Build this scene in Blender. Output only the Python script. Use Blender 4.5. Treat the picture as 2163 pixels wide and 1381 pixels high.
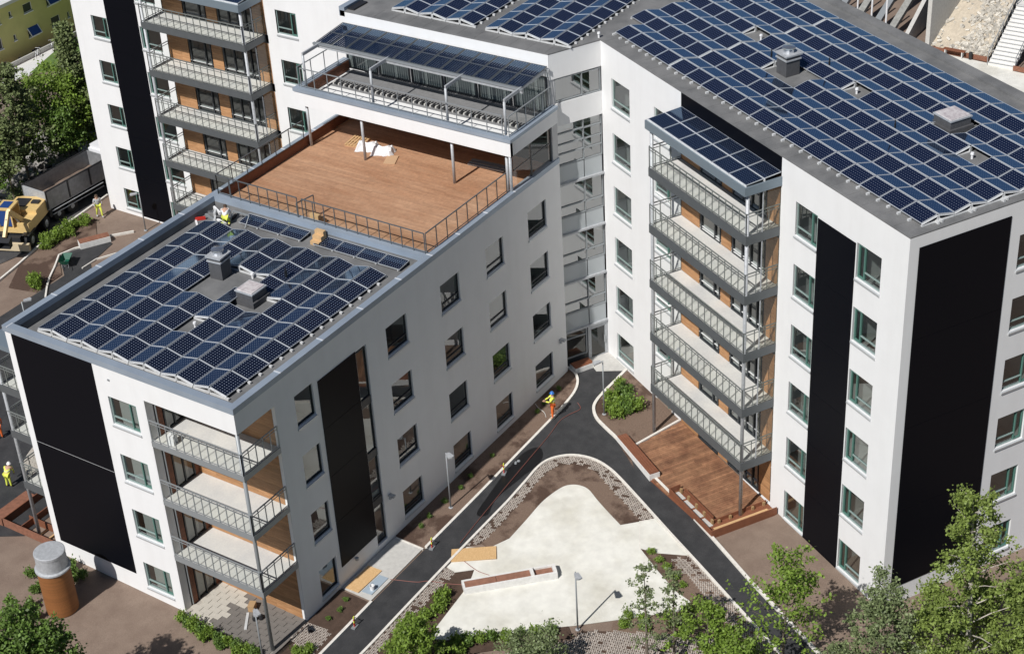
import bpy, math, random
import numpy as np
from mathutils import Vector, Matrix
random.seed(7)
PI = math.pi
# ------------------------------------------------------------ camera, sky, sun
sc = bpy.context.scene
for o in list(bpy.data.objects):
    bpy.data.objects.remove(o)
CAM = Vector((-40.410, -41.895, 52.020))
cr = Vector((0.54395838, -0.83755843, -0.05104075)); cu = Vector((0.47214997, 0.25522236, 0.84376297)); cf = Vector((0.69367405, 0.48307083, -0.53428353))
cd = bpy.data.cameras.new('camera'); cam = bpy.data.objects.new('camera', cd); sc.collection.objects.link(cam)
cd.sensor_fit = 'HORIZONTAL'; cd.sensor_width = 36; cd.lens = 61.1876; cd.clip_start = 1; cd.clip_end = 1500
M3 = Matrix((cr, cu, -cf)).transposed()
cam.matrix_world = Matrix.Translation(CAM) @ M3.to_4x4()
sc.camera = cam
SUN_EL = math.radians(47)
sdir = Vector((-math.cos(math.radians(3.0)) * math.cos(SUN_EL), math.sin(math.radians(3.0)) * math.cos(SUN_EL), math.sin(SUN_EL)))
w = bpy.data.worlds.new('World'); sc.world = w; w.use_nodes = True
nt = w.node_tree; nt.nodes.clear()
sky = nt.nodes.new('ShaderNodeTexSky'); sky.sky_type = 'NISHITA'; sky.sun_disc = False
sky.sun_elevation = SUN_EL; sky.sun_rotation = math.atan2(sdir.x, sdir.y); sky.altitude = 600; sky.air_density = 0.85; sky.dust_density = 0.1; sky.ozone_density = 3.0
bg = nt.nodes.new('ShaderNodeBackground'); bg.inputs[1].default_value = 0.05
wo = nt.nodes.new('ShaderNodeOutputWorld'); nt.links.new(sky.outputs[0], bg.inputs[0]); nt.links.new(bg.outputs[0], wo.inputs[0])
sd = bpy.data.lights.new('sun', 'SUN'); sd.energy = 5.0; sd.angle = math.radians(0.53); sd.color = (1.0, 0.97, 0.94)
sun = bpy.data.objects.new('sun', sd); sc.collection.objects.link(sun)
sun.rotation_euler = sdir.to_track_quat('Z', 'Y').to_euler(); sun.location = (-20, 0, 60)
vs = sc.view_settings; vs.view_transform = 'Standard'; vs.look = 'None'; vs.exposure = -0.08; vs.gamma = 1; vs.use_curve_mapping = False

# ------------------------------------------------------------ helpers
COL = sc.collection
def lin(v):
    return v
MATS = {}
def mat(name, col, rough=.8, metal=0., noise=0., nscale=8., col2=None, bump=0., bscale=60., spec=.5, stretch=None, island=0., coat=0., det=4., ramp=(.35, .65), trans=0., coord='Object'):
    if name in MATS: return MATS[name]
    m = bpy.data.materials.new(name); m.use_nodes = True; MATS[name] = m
    n = m.node_tree; b = n.nodes['Principled BSDF']; L = n.links
    b.inputs['Base Color'].default_value = (*col, 1); b.inputs['Roughness'].default_value = rough; b.inputs['Metallic'].default_value = metal
    b.inputs['Specular IOR Level'].default_value = spec; b.inputs['Coat Weight'].default_value = coat
    tc = n.nodes.new('ShaderNodeTexCoord'); mp = n.nodes.new('ShaderNodeMapping'); L.new(tc.outputs[coord], mp.inputs[0])
    if stretch: mp.inputs['Scale'].default_value = stretch
    cur = None
    if col2 is not None:
        nz = n.nodes.new('ShaderNodeTexNoise'); nz.inputs['Scale'].default_value = nscale; nz.inputs['Detail'].default_value = det; nz.inputs['Roughness'].default_value = .6
        L.new(mp.outputs[0], nz.inputs['Vector'])
        cr_ = n.nodes.new('ShaderNodeValToRGB'); cr_.color_ramp.elements[0].position = ramp[0]; cr_.color_ramp.elements[1].position = ramp[1]
        cr_.color_ramp.elements[0].color = (*col, 1); cr_.color_ramp.elements[1].color = (*col2, 1)
        L.new(nz.outputs['Fac'], cr_.inputs[0]); cur = cr_.outputs[0]
    if island > 0:
        g = n.nodes.new('ShaderNodeNewGeometry'); mr = n.nodes.new('ShaderNodeMapRange'); mr.inputs['To Min'].default_value = 1 - island; mr.inputs['To Max'].default_value = 1 + island
        L.new(g.outputs['Random Per Island'], mr.inputs['Value'])
        mx = n.nodes.new('ShaderNodeMix'); mx.data_type = 'RGBA'; mx.blend_type = 'MULTIPLY'; mx.inputs['Factor'].default_value = 1
        if cur: L.new(cur, mx.inputs['A'])
        else: mx.inputs['A'].default_value = (*col, 1)
        L.new(mr.outputs[0], mx.inputs['B']); cur = mx.outputs['Result']
    if noise > 0:
        nz = n.nodes.new('ShaderNodeTexNoise'); nz.inputs['Scale'].default_value = bscale; nz.inputs['Detail'].default_value = 3
        L.new(tc.outputs[coord], nz.inputs['Vector'])
        mr = n.nodes.new('ShaderNodeMapRange'); mr.inputs['From Min'].default_value = .3; mr.inputs['From Max'].default_value = .7; mr.inputs['To Min'].default_value = 1 - noise; mr.inputs['To Max'].default_value = 1 + noise
        L.new(nz.outputs['Fac'], mr.inputs['Value'])
        mx = n.nodes.new('ShaderNodeMix'); mx.data_type = 'RGBA'; mx.blend_type = 'MULTIPLY'; mx.inputs['Factor'].default_value = 1
        if cur: L.new(cur, mx.inputs['A'])
        else: mx.inputs['A'].default_value = (*col, 1)
        L.new(mr.outputs[0], mx.inputs['B']); cur = mx.outputs['Result']
    if cur: L.new(cur, b.inputs['Base Color'])
    if bump > 0:
        nz = n.nodes.new('ShaderNodeTexNoise'); nz.inputs['Scale'].default_value = bscale; nz.inputs['Detail'].default_value = 5
        L.new(mp.outputs[0], nz.inputs['Vector']); bp = n.nodes.new('ShaderNodeBump'); bp.inputs['Strength'].default_value = bump; bp.inputs['Distance'].default_value = .02
        L.new(nz.outputs['Fac'], bp.inputs['Height']); L.new(bp.outputs[0], b.inputs['Normal'])
    if trans > 0:
        out = n.nodes['Material Output']; tr = n.nodes.new('ShaderNodeBsdfTranslucent'); mxs = n.nodes.new('ShaderNodeMixShader'); mxs.inputs[0].default_value = trans
        if cur: L.new(cur, tr.inputs[0])
        else: tr.inputs[0].default_value = (*col, 1)
        L.new(b.outputs[0], mxs.inputs[1]); L.new(tr.outputs[0], mxs.inputs[2]); L.new(mxs.outputs[0], out.inputs[0])
    return m
def schlick(n, power, gain, base):
    L = n.links; g = n.nodes.new('ShaderNodeNewGeometry'); dt = n.nodes.new('ShaderNodeVectorMath'); dt.operation = 'DOT_PRODUCT'
    L.new(g.outputs['Normal'], dt.inputs[0]); L.new(g.outputs['Incoming'], dt.inputs[1]); cur = dt.outputs['Value']
    for op, v in (('ABSOLUTE', None), ('SUBTRACT', 1.0), ('POWER', power), ('MULTIPLY_ADD', gain)):
        q = n.nodes.new('ShaderNodeMath'); q.operation = op
        if op == 'SUBTRACT': q.inputs[0].default_value = 1.0; L.new(cur, q.inputs[1])
        else:
            L.new(cur, q.inputs[0])
            if v is not None: q.inputs[1].default_value = v
        if op == 'MULTIPLY_ADD': q.inputs[2].default_value = base; q.use_clamp = True
        cur = q.outputs[0]
    return cur
def glass_mat(name, tint, boost, base, rough=.0):
    m = bpy.data.materials.new(name); m.use_nodes = True; n = m.node_tree; L = n.links; n.nodes.clear()
    out = n.nodes.new('ShaderNodeOutputMaterial'); tr = n.nodes.new('ShaderNodeBsdfTransparent'); tr.inputs[0].default_value = (*tint, 1)
    gl = n.nodes.new('ShaderNodeBsdfGlossy'); gl.inputs['Roughness'].default_value = rough; gl.inputs[0].default_value = (.95, .97, .97, 1)
    ma = schlick(n, 5.0 / boost * .6, 1.0, base)
    mx = n.nodes.new('ShaderNodeMixShader'); L.new(ma, mx.inputs[0]); L.new(tr.outputs[0], mx.inputs[1]); L.new(gl.outputs[0], mx.inputs[2]); L.new(mx.outputs[0], out.inputs[0])
    MATS[name] = m; return m
def pv_mat(name, cx, cy, dot, basec, frost=.12):
    """solar glass: near-black navy cells with pale corner diamonds and thin busbars"""
    m = bpy.data.materials.new(name); m.use_nodes = True; n = m.node_tree; L = n.links; b = n.nodes['Principled BSDF']
    tc = n.nodes.new('ShaderNodeTexCoord'); sp = n.nodes.new('ShaderNodeSeparateXYZ'); L.new(tc.outputs['Object'], sp.inputs[0])
    def M(op, a, b_=None, c=None):
        q = n.nodes.new('ShaderNodeMath'); q.operation = op
        for i, v in enumerate((a, b_, c)):
            if v is None: continue
            if isinstance(v, (int, float)): q.inputs[i].default_value = v
            else: L.new(v, q.inputs[i])
        return q.outputs[0]
    def cell(o, s):
        return M('ABSOLUTE', M('SUBTRACT', M('FRACT', M('ADD', M('DIVIDE', o, s), 100.5)), .5))   # 0 at cell borders
    fx = cell(sp.outputs[0], cx); fy = cell(sp.outputs[1], cy)
    dia = M('LESS_THAN', M('ADD', fx, fy), dot)
    line = M('LESS_THAN', M('MINIMUM', fx, fy), .035)
    fac = M('MAXIMUM', dia, M('MULTIPLY', line, .10))
    mx = n.nodes.new('ShaderNodeMix'); mx.data_type = 'RGBA'; mx.inputs['A'].default_value = (*basec, 1); mx.inputs['B'].default_value = (.26, .30, .37, 1)
    L.new(fac, mx.inputs['Factor']); L.new(mx.outputs['Result'], b.inputs['Base Color'])
    b.inputs['Roughness'].default_value = .6; b.inputs['Specular IOR Level'].default_value = 0.0
    gl = n.nodes.new('ShaderNodeBsdfGlossy'); gl.inputs['Roughness'].default_value = .07; gl.inputs[0].default_value = (.46, .66, .90, 1)
    ms = n.nodes.new('ShaderNodeMixShader'); L.new(schlick(n, 2.7, 1.0, .012), ms.inputs[0]); L.new(b.outputs[0], ms.inputs[1]); L.new(gl.outputs[0], ms.inputs[2]); L.new(ms.outputs[0], n.nodes['Material Output'].inputs[0])
    MATS[name] = m; return m

def gz(x, y):
    return -0.15 + 0.010 * min(max(x, -60), 45) + 0.028 * max(min(y, 14), -60)

class MB:
    def __init__(s): s.v = []; s.f = []; s.m = []
    def quad(s, a, b, c, d, m=0):
        k = len(s.v); s.v += [tuple(a), tuple(b), tuple(c), tuple(d)]; s.f.append((k, k + 1, k + 2, k + 3)); s.m.append(m); return s
    def box(s, x0, x1, y0, y1, z0, z1, m=0, X=None):
        k = len(s.v); c = [(x0, y0, z0), (x1, y0, z0), (x1, y1, z0), (x0, y1, z0), (x0, y0, z1), (x1, y0, z1), (x1, y1, z1), (x0, y1, z1)]
        if X is not None: c = [tuple(X @ Vector(p)) for p in c]
        s.v += c
        for f in ((3, 2, 1, 0), (4, 5, 6, 7), (0, 1, 5, 4), (1, 2, 6, 5), (2, 3, 7, 6), (3, 0, 4, 7)):
            s.f.append(tuple(k + i for i in f)); s.m.append(m)
        return s
    def bar(s, p, q, w=.05, h=None, m=0, up=(0, 0, 1)):
        p = Vector(p); q = Vector(q); d = q - p; L = d.length
        if L < 1e-6: return s
        d /= L; u = Vector(up)
        if abs(d.dot(u)) > .99: u = Vector((1, 0, 0))
        a = d.cross(u).normalized(); b = a.cross(d); h = h or w
        X = Matrix((( a.x, d.x, b.x, p.x), (a.y, d.y, b.y, p.y), (a.z, d.z, b.z, p.z), (0, 0, 0, 1)))
        return s.box(-w / 2, w / 2, 0, L, -h / 2, h / 2, m, X)
    def tube(s, pts, r, n=8, m=0, caps=True):
        pts = [Vector(p) for p in pts]; rs = r if isinstance(r, (list, tuple)) else [r] * len(pts); rings = []
        for i, p in enumerate(pts):
            d = (pts[min(i + 1, len(pts) - 1)] - pts[max(i - 1, 0)]).normalized()
            u = Vector((0, 0, 1)) if abs(d.z) < .95 else Vector((1, 0, 0))
            a = d.cross(u).normalized(); b = a.cross(d); k = len(s.v)
            for j in range(n):
                t = 2 * PI * j / n; s.v.append(tuple(p + a * math.cos(t) * rs[i] + b * math.sin(t) * rs[i]))
            rings.append(k)
        for i in range(len(rings) - 1):
            for j in range(n):
                s.f.append((rings[i] + j, rings[i] + (j + 1) % n, rings[i + 1] + (j + 1) % n, rings[i + 1] + j)); s.m.append(m)
        if caps:
            s.f.append(tuple(rings[0] + j for j in range(n))[::-1]); s.m.append(m); s.f.append(tuple(rings[-1] + j for j in range(n))); s.m.append(m)
        return s
    def lathe(s, prof, c=(0, 0, 0), n=20, m=0):
        k0 = len(s.v)
        for r, z in prof:
            for j in range(n):
                t = 2 * PI * j / n; s.v.append((c[0] + r * math.cos(t), c[1] + r * math.sin(t), c[2] + z))
        for i in range(len(prof) - 1):
            for j in range(n):
                s.f.append((k0 + i * n + j, k0 + i * n + (j + 1) % n, k0 + (i + 1) * n + (j + 1) % n, k0 + (i + 1) * n + j)); s.m.append(m)
        s.f.append(tuple(k0 + (len(prof) - 1) * n + j for j in range(n))); s.m.append(m); return s
    def prism(s, poly, z0, z1, m=0, gf=None):
        n = len(poly); k = len(s.v)
        a = sum(poly[i][0] * poly[(i + 1) % n][1] - poly[(i + 1) % n][0] * poly[i][1] for i in range(n))
        if a < 0: poly = poly[::-1]
        for x, y in poly: s.v.append((x, y, z0 + (gf(x, y) if gf else 0)))
        for x, y in poly: s.v.append((x, y, z1 + (gf(x, y) if gf else 0)))
        s.f.append(tuple(k + n + i for i in range(n))); s.m.append(m)
        s.f.append(tuple(k + i for i in range(n))[::-1]); s.m.append(m)
        for i in range(n):
            s.f.append((k + i, k + (i + 1) % n, k + n + (i + 1) % n, k + n + i)); s.m.append(m)
        return s
    def ribbon(s, pts, w, z0, z1, m=0, gf=None):
        P = [Vector((p[0], p[1])) for p in pts]; Lf = []; Rt = []
        for i, p in enumerate(P):
            d = (P[min(i + 1, len(P) - 1)] - P[max(i - 1, 0)]).normalized(); nn = Vector((-d.y, d.x))
            Lf.append(p + nn * w / 2); Rt.append(p - nn * w / 2)
        for i in range(len(P) - 1):
            q = [Rt[i], Rt[i + 1], Lf[i + 1], Lf[i]]
            k = len(s.v)
            for z in (z0, z1):
                for x in q: s.v.append((x.x, x.y, z + (gf(x.x, x.y) if gf else 0)))
            fs = [(4, 5, 6, 7), (0, 1, 5, 4), (2, 3, 7, 6)]
            if i == 0: fs.append((3, 0, 4, 7))
            if i == len(P) - 2: fs.append((1, 2, 6, 5))
            for f in fs: s.f.append(tuple(k + j for j in f)); s.m.append(m)
        return s
    def mesh(s, name, mats):
        me = bpy.data.meshes.new(name); me.from_pydata(s.v, [], s.f)
        for m in mats: me.materials.append(MATS[m])
        if len(mats) > 1: me.polygons.foreach_set('material_index', s.m)
        me.update(); return me
    def build(s, name, mats, parent=None, loc=(0, 0, 0), rz=0, smooth=False):
        if isinstance(mats, str): mats = [mats]
        me = s.mesh(name, mats)
        if smooth: me.polygons.foreach_set('use_smooth', [True] * len(me.polygons))
        return link(name, me, parent, loc, rz)
def link(name, me, parent=None, loc=(0, 0, 0), rz=0, rot=None):
    o = bpy.data.objects.new(name, me); COL.objects.link(o); o.location = loc
    o.rotation_euler = rot if rot is not None else (0, 0, rz)
    if parent: o.parent = parent
    return o
def tag(o, label, cat, group=None):
    o['label'] = label; o['category'] = cat
    if group: o['group'] = group
    return o
def thing(name, label, cat, loc=(0, 0, 0), rz=0, group=None):
    return tag(link(name, None, None, loc, rz), label, cat, group)
def struct(o, kind='structure'):
    o['kind'] = kind; return o
def sheet(name, poly, h, m, th=.03):
    return struct(MB().prism(poly, h - th, h, gf=gz).build(name, m))
def copy_tree(o, parent=None):
    c = o.copy(); COL.objects.link(c)
    if parent: c.parent = parent
    for ch in o.children: copy_tree(ch, c)
    return c
def smooth_line(pts, n=6):
    out = []
    for i in range(len(pts) - 1):
        p0 = Vector(pts[max(i - 1, 0)]); p1 = Vector(pts[i]); p2 = Vector(pts[i + 1]); p3 = Vector(pts[min(i + 2, len(pts) - 1)])
        for k in range(n):
            t = k / n
            out.append(tuple(.5 * ((2 * p1) + (-p0 + p2) * t + (2 * p0 - 5 * p1 + 4 * p2 - p3) * t * t + (-p0 + 3 * p1 - 3 * p2 + p3) * t ** 3)))
    out.append(tuple(pts[-1])); return out
class Frame:
    """wall frame: x along the wall, y into the building, z up"""
    def __init__(s, o, ang): s.o = Vector((o[0], o[1])); s.a = ang; s.e = Vector((math.cos(ang), math.sin(ang))); s.n = Vector((-math.sin(ang), math.cos(ang)))
    def p(s, u, v, z=0):
        q = s.o + s.e * u + s.n * v; return (q.x, q.y, z)
    def xy(s, u, v): q = s.o + s.e * u + s.n * v; return (q.x, q.y)

# ------------------------------------------------------------ materials
mat('white_render', (.775, .775, .77), .85, col2=(.735, .733, .725), nscale=1.3, stretch=(1, 1, .12), ramp=(.45, .8), noise=.015, bscale=1.2)
mat('grey_render', (.50, .50, .50), .85)
mat('roof_felt', (.125, .127, .128), .92, col2=(.19, .19, .188), nscale=.8, noise=.12, bscale=40, bump=.3)
mat('black_cladding', (.004, .0045, .007), .4, spec=.08)
mat('coping', (.30, .355, .42), .45, metal=.3, col2=(.36, .42, .49), nscale=.5)
mat('coping_joint', (.8, .82, .84), .3, metal=.4)
mat('steel_dark', (.115, .125, .13), .5, metal=.25, noise=.05, bscale=3)
mat('rail_grey', (.20, .215, .205), .5, metal=.2)
mat('steel_mid', (.30, .32, .33), .5, metal=.3)
mat('galvanised', (.44, .455, .47), .55, metal=.25, noise=.12, bscale=8)
mat('concrete_floor', (.53, .53, .515), .9, col2=(.63, .62, .58), nscale=.7, noise=.05, bscale=12)
mat('membrane_white', (.74, .74, .72), .9, col2=(.80, .80, .78), nscale=1)
mat('deck_wood', (.345, .180, .098), .8, col2=(.45, .262, .155), nscale=1.0, island=.10, noise=.10, bscale=6, stretch=(1, .25, 1))
mat('deck_wood_dark', (.17, .078, .042), .75, col2=(.30, .155, .083), nscale=1.1, island=.22, noise=.15, bscale=5, ramp=(.3, .62))
mat('wood_cladding', (.33, .165, .070), .65, col2=(.43, .235, .112), nscale=2, island=.16, stretch=(1, 1, 6))
mat('wood_brown', (.20, .075, .038), .65, island=.12, noise=.1, bscale=6)
mat('joint_dark', (.012, .013, .016), .5)
mat('weathered', (.27, .27, .25), .9, noise=.2, bscale=4)
mat('block_wood', (.33, .21, .10), .8, noise=.1, bscale=9)
mat('wood_pale', (.55, .36, .18), .8, island=.1, noise=.08, bscale=9)
mat('tower_wood', (.25, .10, .03), .65, island=.38, noise=.2, bscale=7)
mat('osb', (.55, .34, .15), .85, col2=(.66, .44, .22), nscale=18, noise=.08, bscale=60)
mat('window_green', (.09, .20, .165), .45)
mat('window_frame', (.27, .35, .33), .45, metal=.15)
mat('window_dark', (.03, .035, .04), .4)
mat('sill_metal', (.58, .60, .61), .45, metal=.35)
mat('interior_wall', (.55, .55, .53), .9)
mat('interior_floor', (.30, .30, .29), .9)
mat('spandrel', (.40, .43, .44), .35, coat=.5)
glass_mat('glass', (.60, .65, .64), 1.1, .06)
glass_mat('stair_glass', (.62, .66, .66), .9, .32)
glass_mat('rail_glass', (.95, .965, .95), .6, .01)
glass_mat('screen_glass', (.86, .85, .80), .7, .04)
pv_mat('pv', .133, .124, .19, (.005, .008, .022))
pv_mat('pv_line', .130, .124, .13, (.006, .010, .030))
pv_mat('pv_canopy', .125, .12, .12, (.006, .012, .030))
mat('pv_frame', (.62, .65, .68), .4, metal=.4)
mat('tray', (.66, .67, .67), .5, metal=.2, noise=.1, bscale=5)
mat('soil_dark', (.060, .036, .024), .95, col2=(.085, .052, .036), nscale=3, noise=.3, bscale=30, bump=.8)
mat('soil', (.175, .120, .088), .95, col2=(.075, .044, .030), nscale=.38, det=6, ramp=(.50, .57), noise=.22, bscale=22, bump=.8)
mat('soil_dry', (.19, .137, .105), .95, col2=(.235, .175, .135), nscale=.9, noise=.14, bscale=25, bump=.6)
mat('asphalt', (.026, .027, .029), .82, col2=(.044, .044, .046), nscale=1.4, det=8, noise=.25, bscale=30, bump=.5)
mat('asphalt_wet', (.008, .008, .009), .28, noise=.2, bscale=20)
mat('asphalt_worn', (.05, .05, .052), .85, col2=(.16, .15, .14), nscale=.9, det=8, noise=.2, bscale=20, bump=.5, ramp=(.45, .75))
mat('plaza_concrete', (.57, .55, .475), .92, col2=(.725, .715, .655), nscale=.42, det=9, noise=.07, bscale=2.2, ramp=(.30, .58))
mat('concrete', (.50, .49, .46), .9, noise=.08, bscale=6)
mat('concrete_light', (.70, .69, .66), .9, noise=.08, bscale=6)
mat('kerb_stone', (.70, .67, .61), .9, noise=.1, bscale=6)
mat('grid_stone', (.46, .41, .36), .9, island=.22)
mat('paver_dark', (.17, .155, .14), .9, island=.1, noise=.08, bscale=10)
mat('paver_dust', (.50, .47, .41), .9, island=.06, noise=.05, bscale=10)
mat('joint_sand', (.42, .39, .34), .95)
mat('grass', (.09, .16, .03), .9, col2=(.13, .21, .04), nscale=2, noise=.3, bscale=20)
mat('grass_dark', (.035, .055, .018), .95, col2=(.07, .10, .03), nscale=1.5, noise=.3, bscale=15, bump=.8)
mat('rock', (.17, .16, .145), .9, col2=(.33, .31, .29), nscale=1.2, det=8, noise=.3, bscale=5, bump=.8)
mat('rubble', (.50, .47, .41), .9, island=.3)
mat('sand_rock', (.48, .42, .33), .95, noise=.12, bscale=5)
mat('leaf_birch', (.22, .29, .065), .6, island=.42, trans=.32)
mat('leaf_green', (.13, .215, .04), .55, island=.45, trans=.3)
mat('leaf_bright', (.20, .30, .045), .6, island=.4, trans=.35)
mat('leaf_silver', (.20, .25, .11), .55, island=.45, trans=.3)
mat('leaf_spruce', (.16, .20, .075), .7, island=.45, trans=.15)
mat('bark', (.16, .13, .10), .9, noise=.3, bscale=15)
mat('bark_pale', (.42, .38, .33), .9, noise=.2, bscale=15)
mat('black_rubber', (.012, .012, .013), .7)
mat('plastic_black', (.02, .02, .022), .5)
mat('yellow_paint', (.66, .47, .20), .4, noise=.06, bscale=5)
mat('machine_dark', (.035, .036, .04), .5, metal=.3)
mat('truck_grey', (.27, .28, .29), .5, metal=.3, noise=.15, bscale=4)
mat('white_paint', (.75, .76, .78), .35)
mat('red_paint', (.50, .03, .02), .4)
mat('orange', (.80, .16, .03), .6)
mat('hivis_yellow', (.72, .78, .10), .7)
mat('hivis_band', (.75, .75, .70), .5)
mat('helmet_blue', (.03, .16, .50), .35)
mat('helmet_white', (.80, .80, .78), .35)
mat('skin', (.50, .30, .21), .6)
mat('hair', (.07, .045, .03), .8)
mat('cloth_grey', (.45, .46, .46), .9)
mat('cloth_dark', (.03, .03, .035), .9)
mat('hose_red', (.24, .085, .065), .6)
mat('hose_white', (.65, .65, .62), .6)
mat('wrap_plastic', (.78, .79, .80), .3, coat=.3)
mat('cardboard', (.42, .27, .14), .9)
mat('facade_yellow', (.56, .53, .22), .9, noise=.06, bscale=.8)
mat('roof_pale', (.62, .62, .60), .8)
mat('window_blue', (.02, .06, .22), .15, spec=.8)
mat('wheelbarrow_green', (.01, .10, .06), .4)
mat('corten', (.23, .10, .06), .85, noise=.2, bscale=6)
mat('snow_white', (.8, .8, .8), .5)
mat('floor_shade_grey', (.20, .20, .20), .9, noise=.1, bscale=6)  # floor grey with the pergola's shade put into the colour
mat('canopy_metal', (.21, .26, .30), .45, metal=.3)
mat('steel_shiny', (.72, .74, .77), .22, metal=.9)
mat('chimney_grey', (.075, .076, .08), .8, noise=.1, bscale=5)
mat('dome_plastic', (.48, .42, .42), .15, col2=(.7, .66, .64), nscale=5, coat=1)
mat('seat_wood', (.27, .13, .085), .8, noise=.15, bscale=5, stretch=(.3, 3, 1))
mat('plate_blue', (.33, .40, .46), .6)
mat('cardboard_pale', (.52, .34, .20), .9)
mat('cream_paint', (.60, .50, .33), .6)

# ------------------------------------------------------------ wall frames
FA = Frame((0, 0), 0)                                   # courtyard side of the low wing, x = u
FAF = Frame((0, 13.1), -PI / 2)                          # end wall of the low wing, u = 13.1 - y
FB = Frame((26.2, 35.0), -PI / 2)                        # back wing, u = 35 - y
C1 = (27.344, -.982); aC = math.atan2(-.87622754, -.4818976)
FC = Frame(C1, aC)                                       # courtyard side of the right wing
LC = 23.41
FCE = Frame(FC.xy(LC, 0), aC + PI / 2)                    # end wall of the right wing
P0 = (24.72, .39)
aS = math.atan2(C1[1] - P0[1], C1[0] - P0[0]); FS = Frame(P0, aS)
FAL = Frame((24.7, 13.1), PI)                             # hidden left side of the low wing

# ------------------------------------------------------------ ground
def ground():
    m = MB()
    xs = [-90, -20, 0, 20, 45, 60, 150]; ys = [-60, -20, 0, 14, 44]
    ys = [-140, -60, -20, 0, 14, 30, 44]
    def h(x, y):
        z = gz(x, y) - .03
        if y > 44: z -= (y - 44) * .38
        if x > 150: z -= (x - 150) * .1
        return z
    xs = [-150, -60, -20, 0, 20, 45, 70, 160]; ys = [-150, -60, -20, 0, 14, 30, 44, 70, 96, 140]
    for i in range(len(xs) - 1):
        for j in range(len(ys) - 1):
            c = [(xs[i], ys[j]), (xs[i + 1], ys[j]), (xs[i + 1], ys[j + 1]), (xs[i], ys[j + 1])]
            m.quad(*[(x, y, h(x, y)) for x, y in c])
    struct(m.build('ground', 'soil_dry'))
ground()
sheet('undergrowth', [(-40, -60), (9.5, -60), (11, -24), (8.6, -19.0), (3, -12.6), (-1.5, -7), (-6, -4), (-40, -4)], -.005, 'grass_dark')
KA = [(24.95, .15), (24.88, -.1), (24.68, -.5), (24.12, -.98), (23.32, -1.3), (22.28, -1.45), (21.32, -1.5), (19.96, -1.55), (16.8, -1.62), (13.3, -1.7), (9.1, -1.75)]
KA2 = [(4.8, -1.78), (2.3, -1.84), (-3, -1.95)]
KC = [(26.35, -2.66), (25.15, -2.67), (23.84, -2.67), (22.95, -2.76), (22.38, -3.0), (21.82, -3.52), (21.37, -4.3), (21.03, -4.98), (19.26, -8.1), (17.95, -10.53), (16.55, -12.9), (14.68, -15.9), (13.1, -18.7), (11.5, -21.4)]
IS = [(-1.5, -3.4), (2.76, -3.38), (5.06, -3.32), (8.95, -3.24), (13.9, -3.2), (15.81, -3.1), (16.74, -3.04), (17.46, -3.12), (18.02, -3.4), (18.50, -3.89), (18.76, -4.49), (18.83, -5.18), (18.68, -5.91), (18.27, -6.85), (17.07, -8.95), (15.75, -11.2), (14.52, -13.35), (13.18, -15.65), (12.0, -17.7), (10.6, -20.0)]
KAs = smooth_line(KA); KCs = smooth_line(KC[:8]) + KC[8:]; ISs = IS[:4] + smooth_line(IS[4:15]) + IS[15:]
asph = [(-3, -1.95), (2.3, -1.84), (4.8, -1.78), (9.1, -1.75)] + KAs[::-1] + [(25.9, .2), (27.2, -1.1), (26.5, -2.66)] + KCs + [(9.0, -24.0)] + ISs[::-1]
sheet('asphalt_path', asph, .012, 'asphalt')
# soil beds (dark wet earth)
sheet('planting_bed', [(9.1, -1.7), (9.1, 0.0), (24.7, 0.0), (24.95, .15)] + KAs[2:], .02, 'soil')
sheet('planting_bed', [(-3, -1.9), (-.3, -.15), (4.75, 0.0), (4.75, -1.75)], .02, 'soil_dark')
bc = KCs[:]
bedC = [FC.xy(1.5, -.02), FC.xy(7.15, -.02), FC.xy(7.85, -3.5), FC.xy(9.3, -4.1)] + [p for p in KCs if p[0] > 20.6][::-1]
sheet('planting_bed', bedC, .022, 'soil')
bedC2 = [FC.xy(15.75, -.05), FC.xy(24.5, -.05), FC.xy(26.5, -1.0), (10.8, -22.9), (11.5, -21.4), (13.1, -18.7), (14.68, -15.9), (16.2, -13.4)]
sheet('gravel_bed', bedC2, .018, 'soil_dry')
# plaza
inner = [(11.67, -4.75), (13.28, -4.70), (14.58, -4.64), (15.47, -4.72), (16.21, -4.9), (16.58, -5.18), (16.75, -5.62), (16.67, -6.12), (16.19, -6.9), (15.68, -7.8), (15.17, -8.75)]
ins = smooth_line(inner)
gin = [(10.7, -3.80), (13.01, -3.82), (14.46, -3.74), (15.27, -3.68), (16.08, -3.62), (17.05, -3.68), (17.63, -4.0), (17.99, -4.42), (18.14, -4.97), (18.08, -5.53), (17.7, -6.31), (17.07, -7.4), (16.55, -8.4), (15.95, -9.37)]
gins = smooth_line(gin)
sheet('planting_bed', gins + [(15.87, -9.45)] + ins[::-1] + [(10.6, -4.3)], .022, 'soil')
plaza = ins + [(15.87, -9.43), (16.38, -9.98), (14.9, -12.55), (14.28, -11.15), (14.19, -10.38), (13.29, -11.76), (12.45, -13.2), (12.2, -14.1), (11.47, -14.02), (8.41, -10.62), (6.55, -8.45), (4.56, -6.05), (4.2, -5.3), (8.02, -4.91), (9.01, -4.55), (8.39, -3.87), (8.5, -3.36), (10.12, -3.36), (10.6, -4.3)]
sheet('plaza', plaza, .03, 'plaza_concrete')
sheet('planting_bed', [(8.39, -3.9), (9.0, -4.56), (8.02, -4.9), (4.2, -5.3), (3.2, -5.0), (2.0, -3.95), (6, -3.9)], .02, 'soil_dark')
sheet('planting_bed', [(14.19, -10.4), (14.9, -12.5), (12.4, -16.6), (10.2, -20.4), (9.0, -19.0), (12.2, -14.15), (13.29, -11.8)], .02, 'soil')
sheet('planting_bed', [(4.2, -5.35), (4.56, -6.1), (8.05, -10.2), (7.55, -10.75), (3.9, -6.9), (2.6, -5.9)], .02, 'soil_dark')
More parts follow.
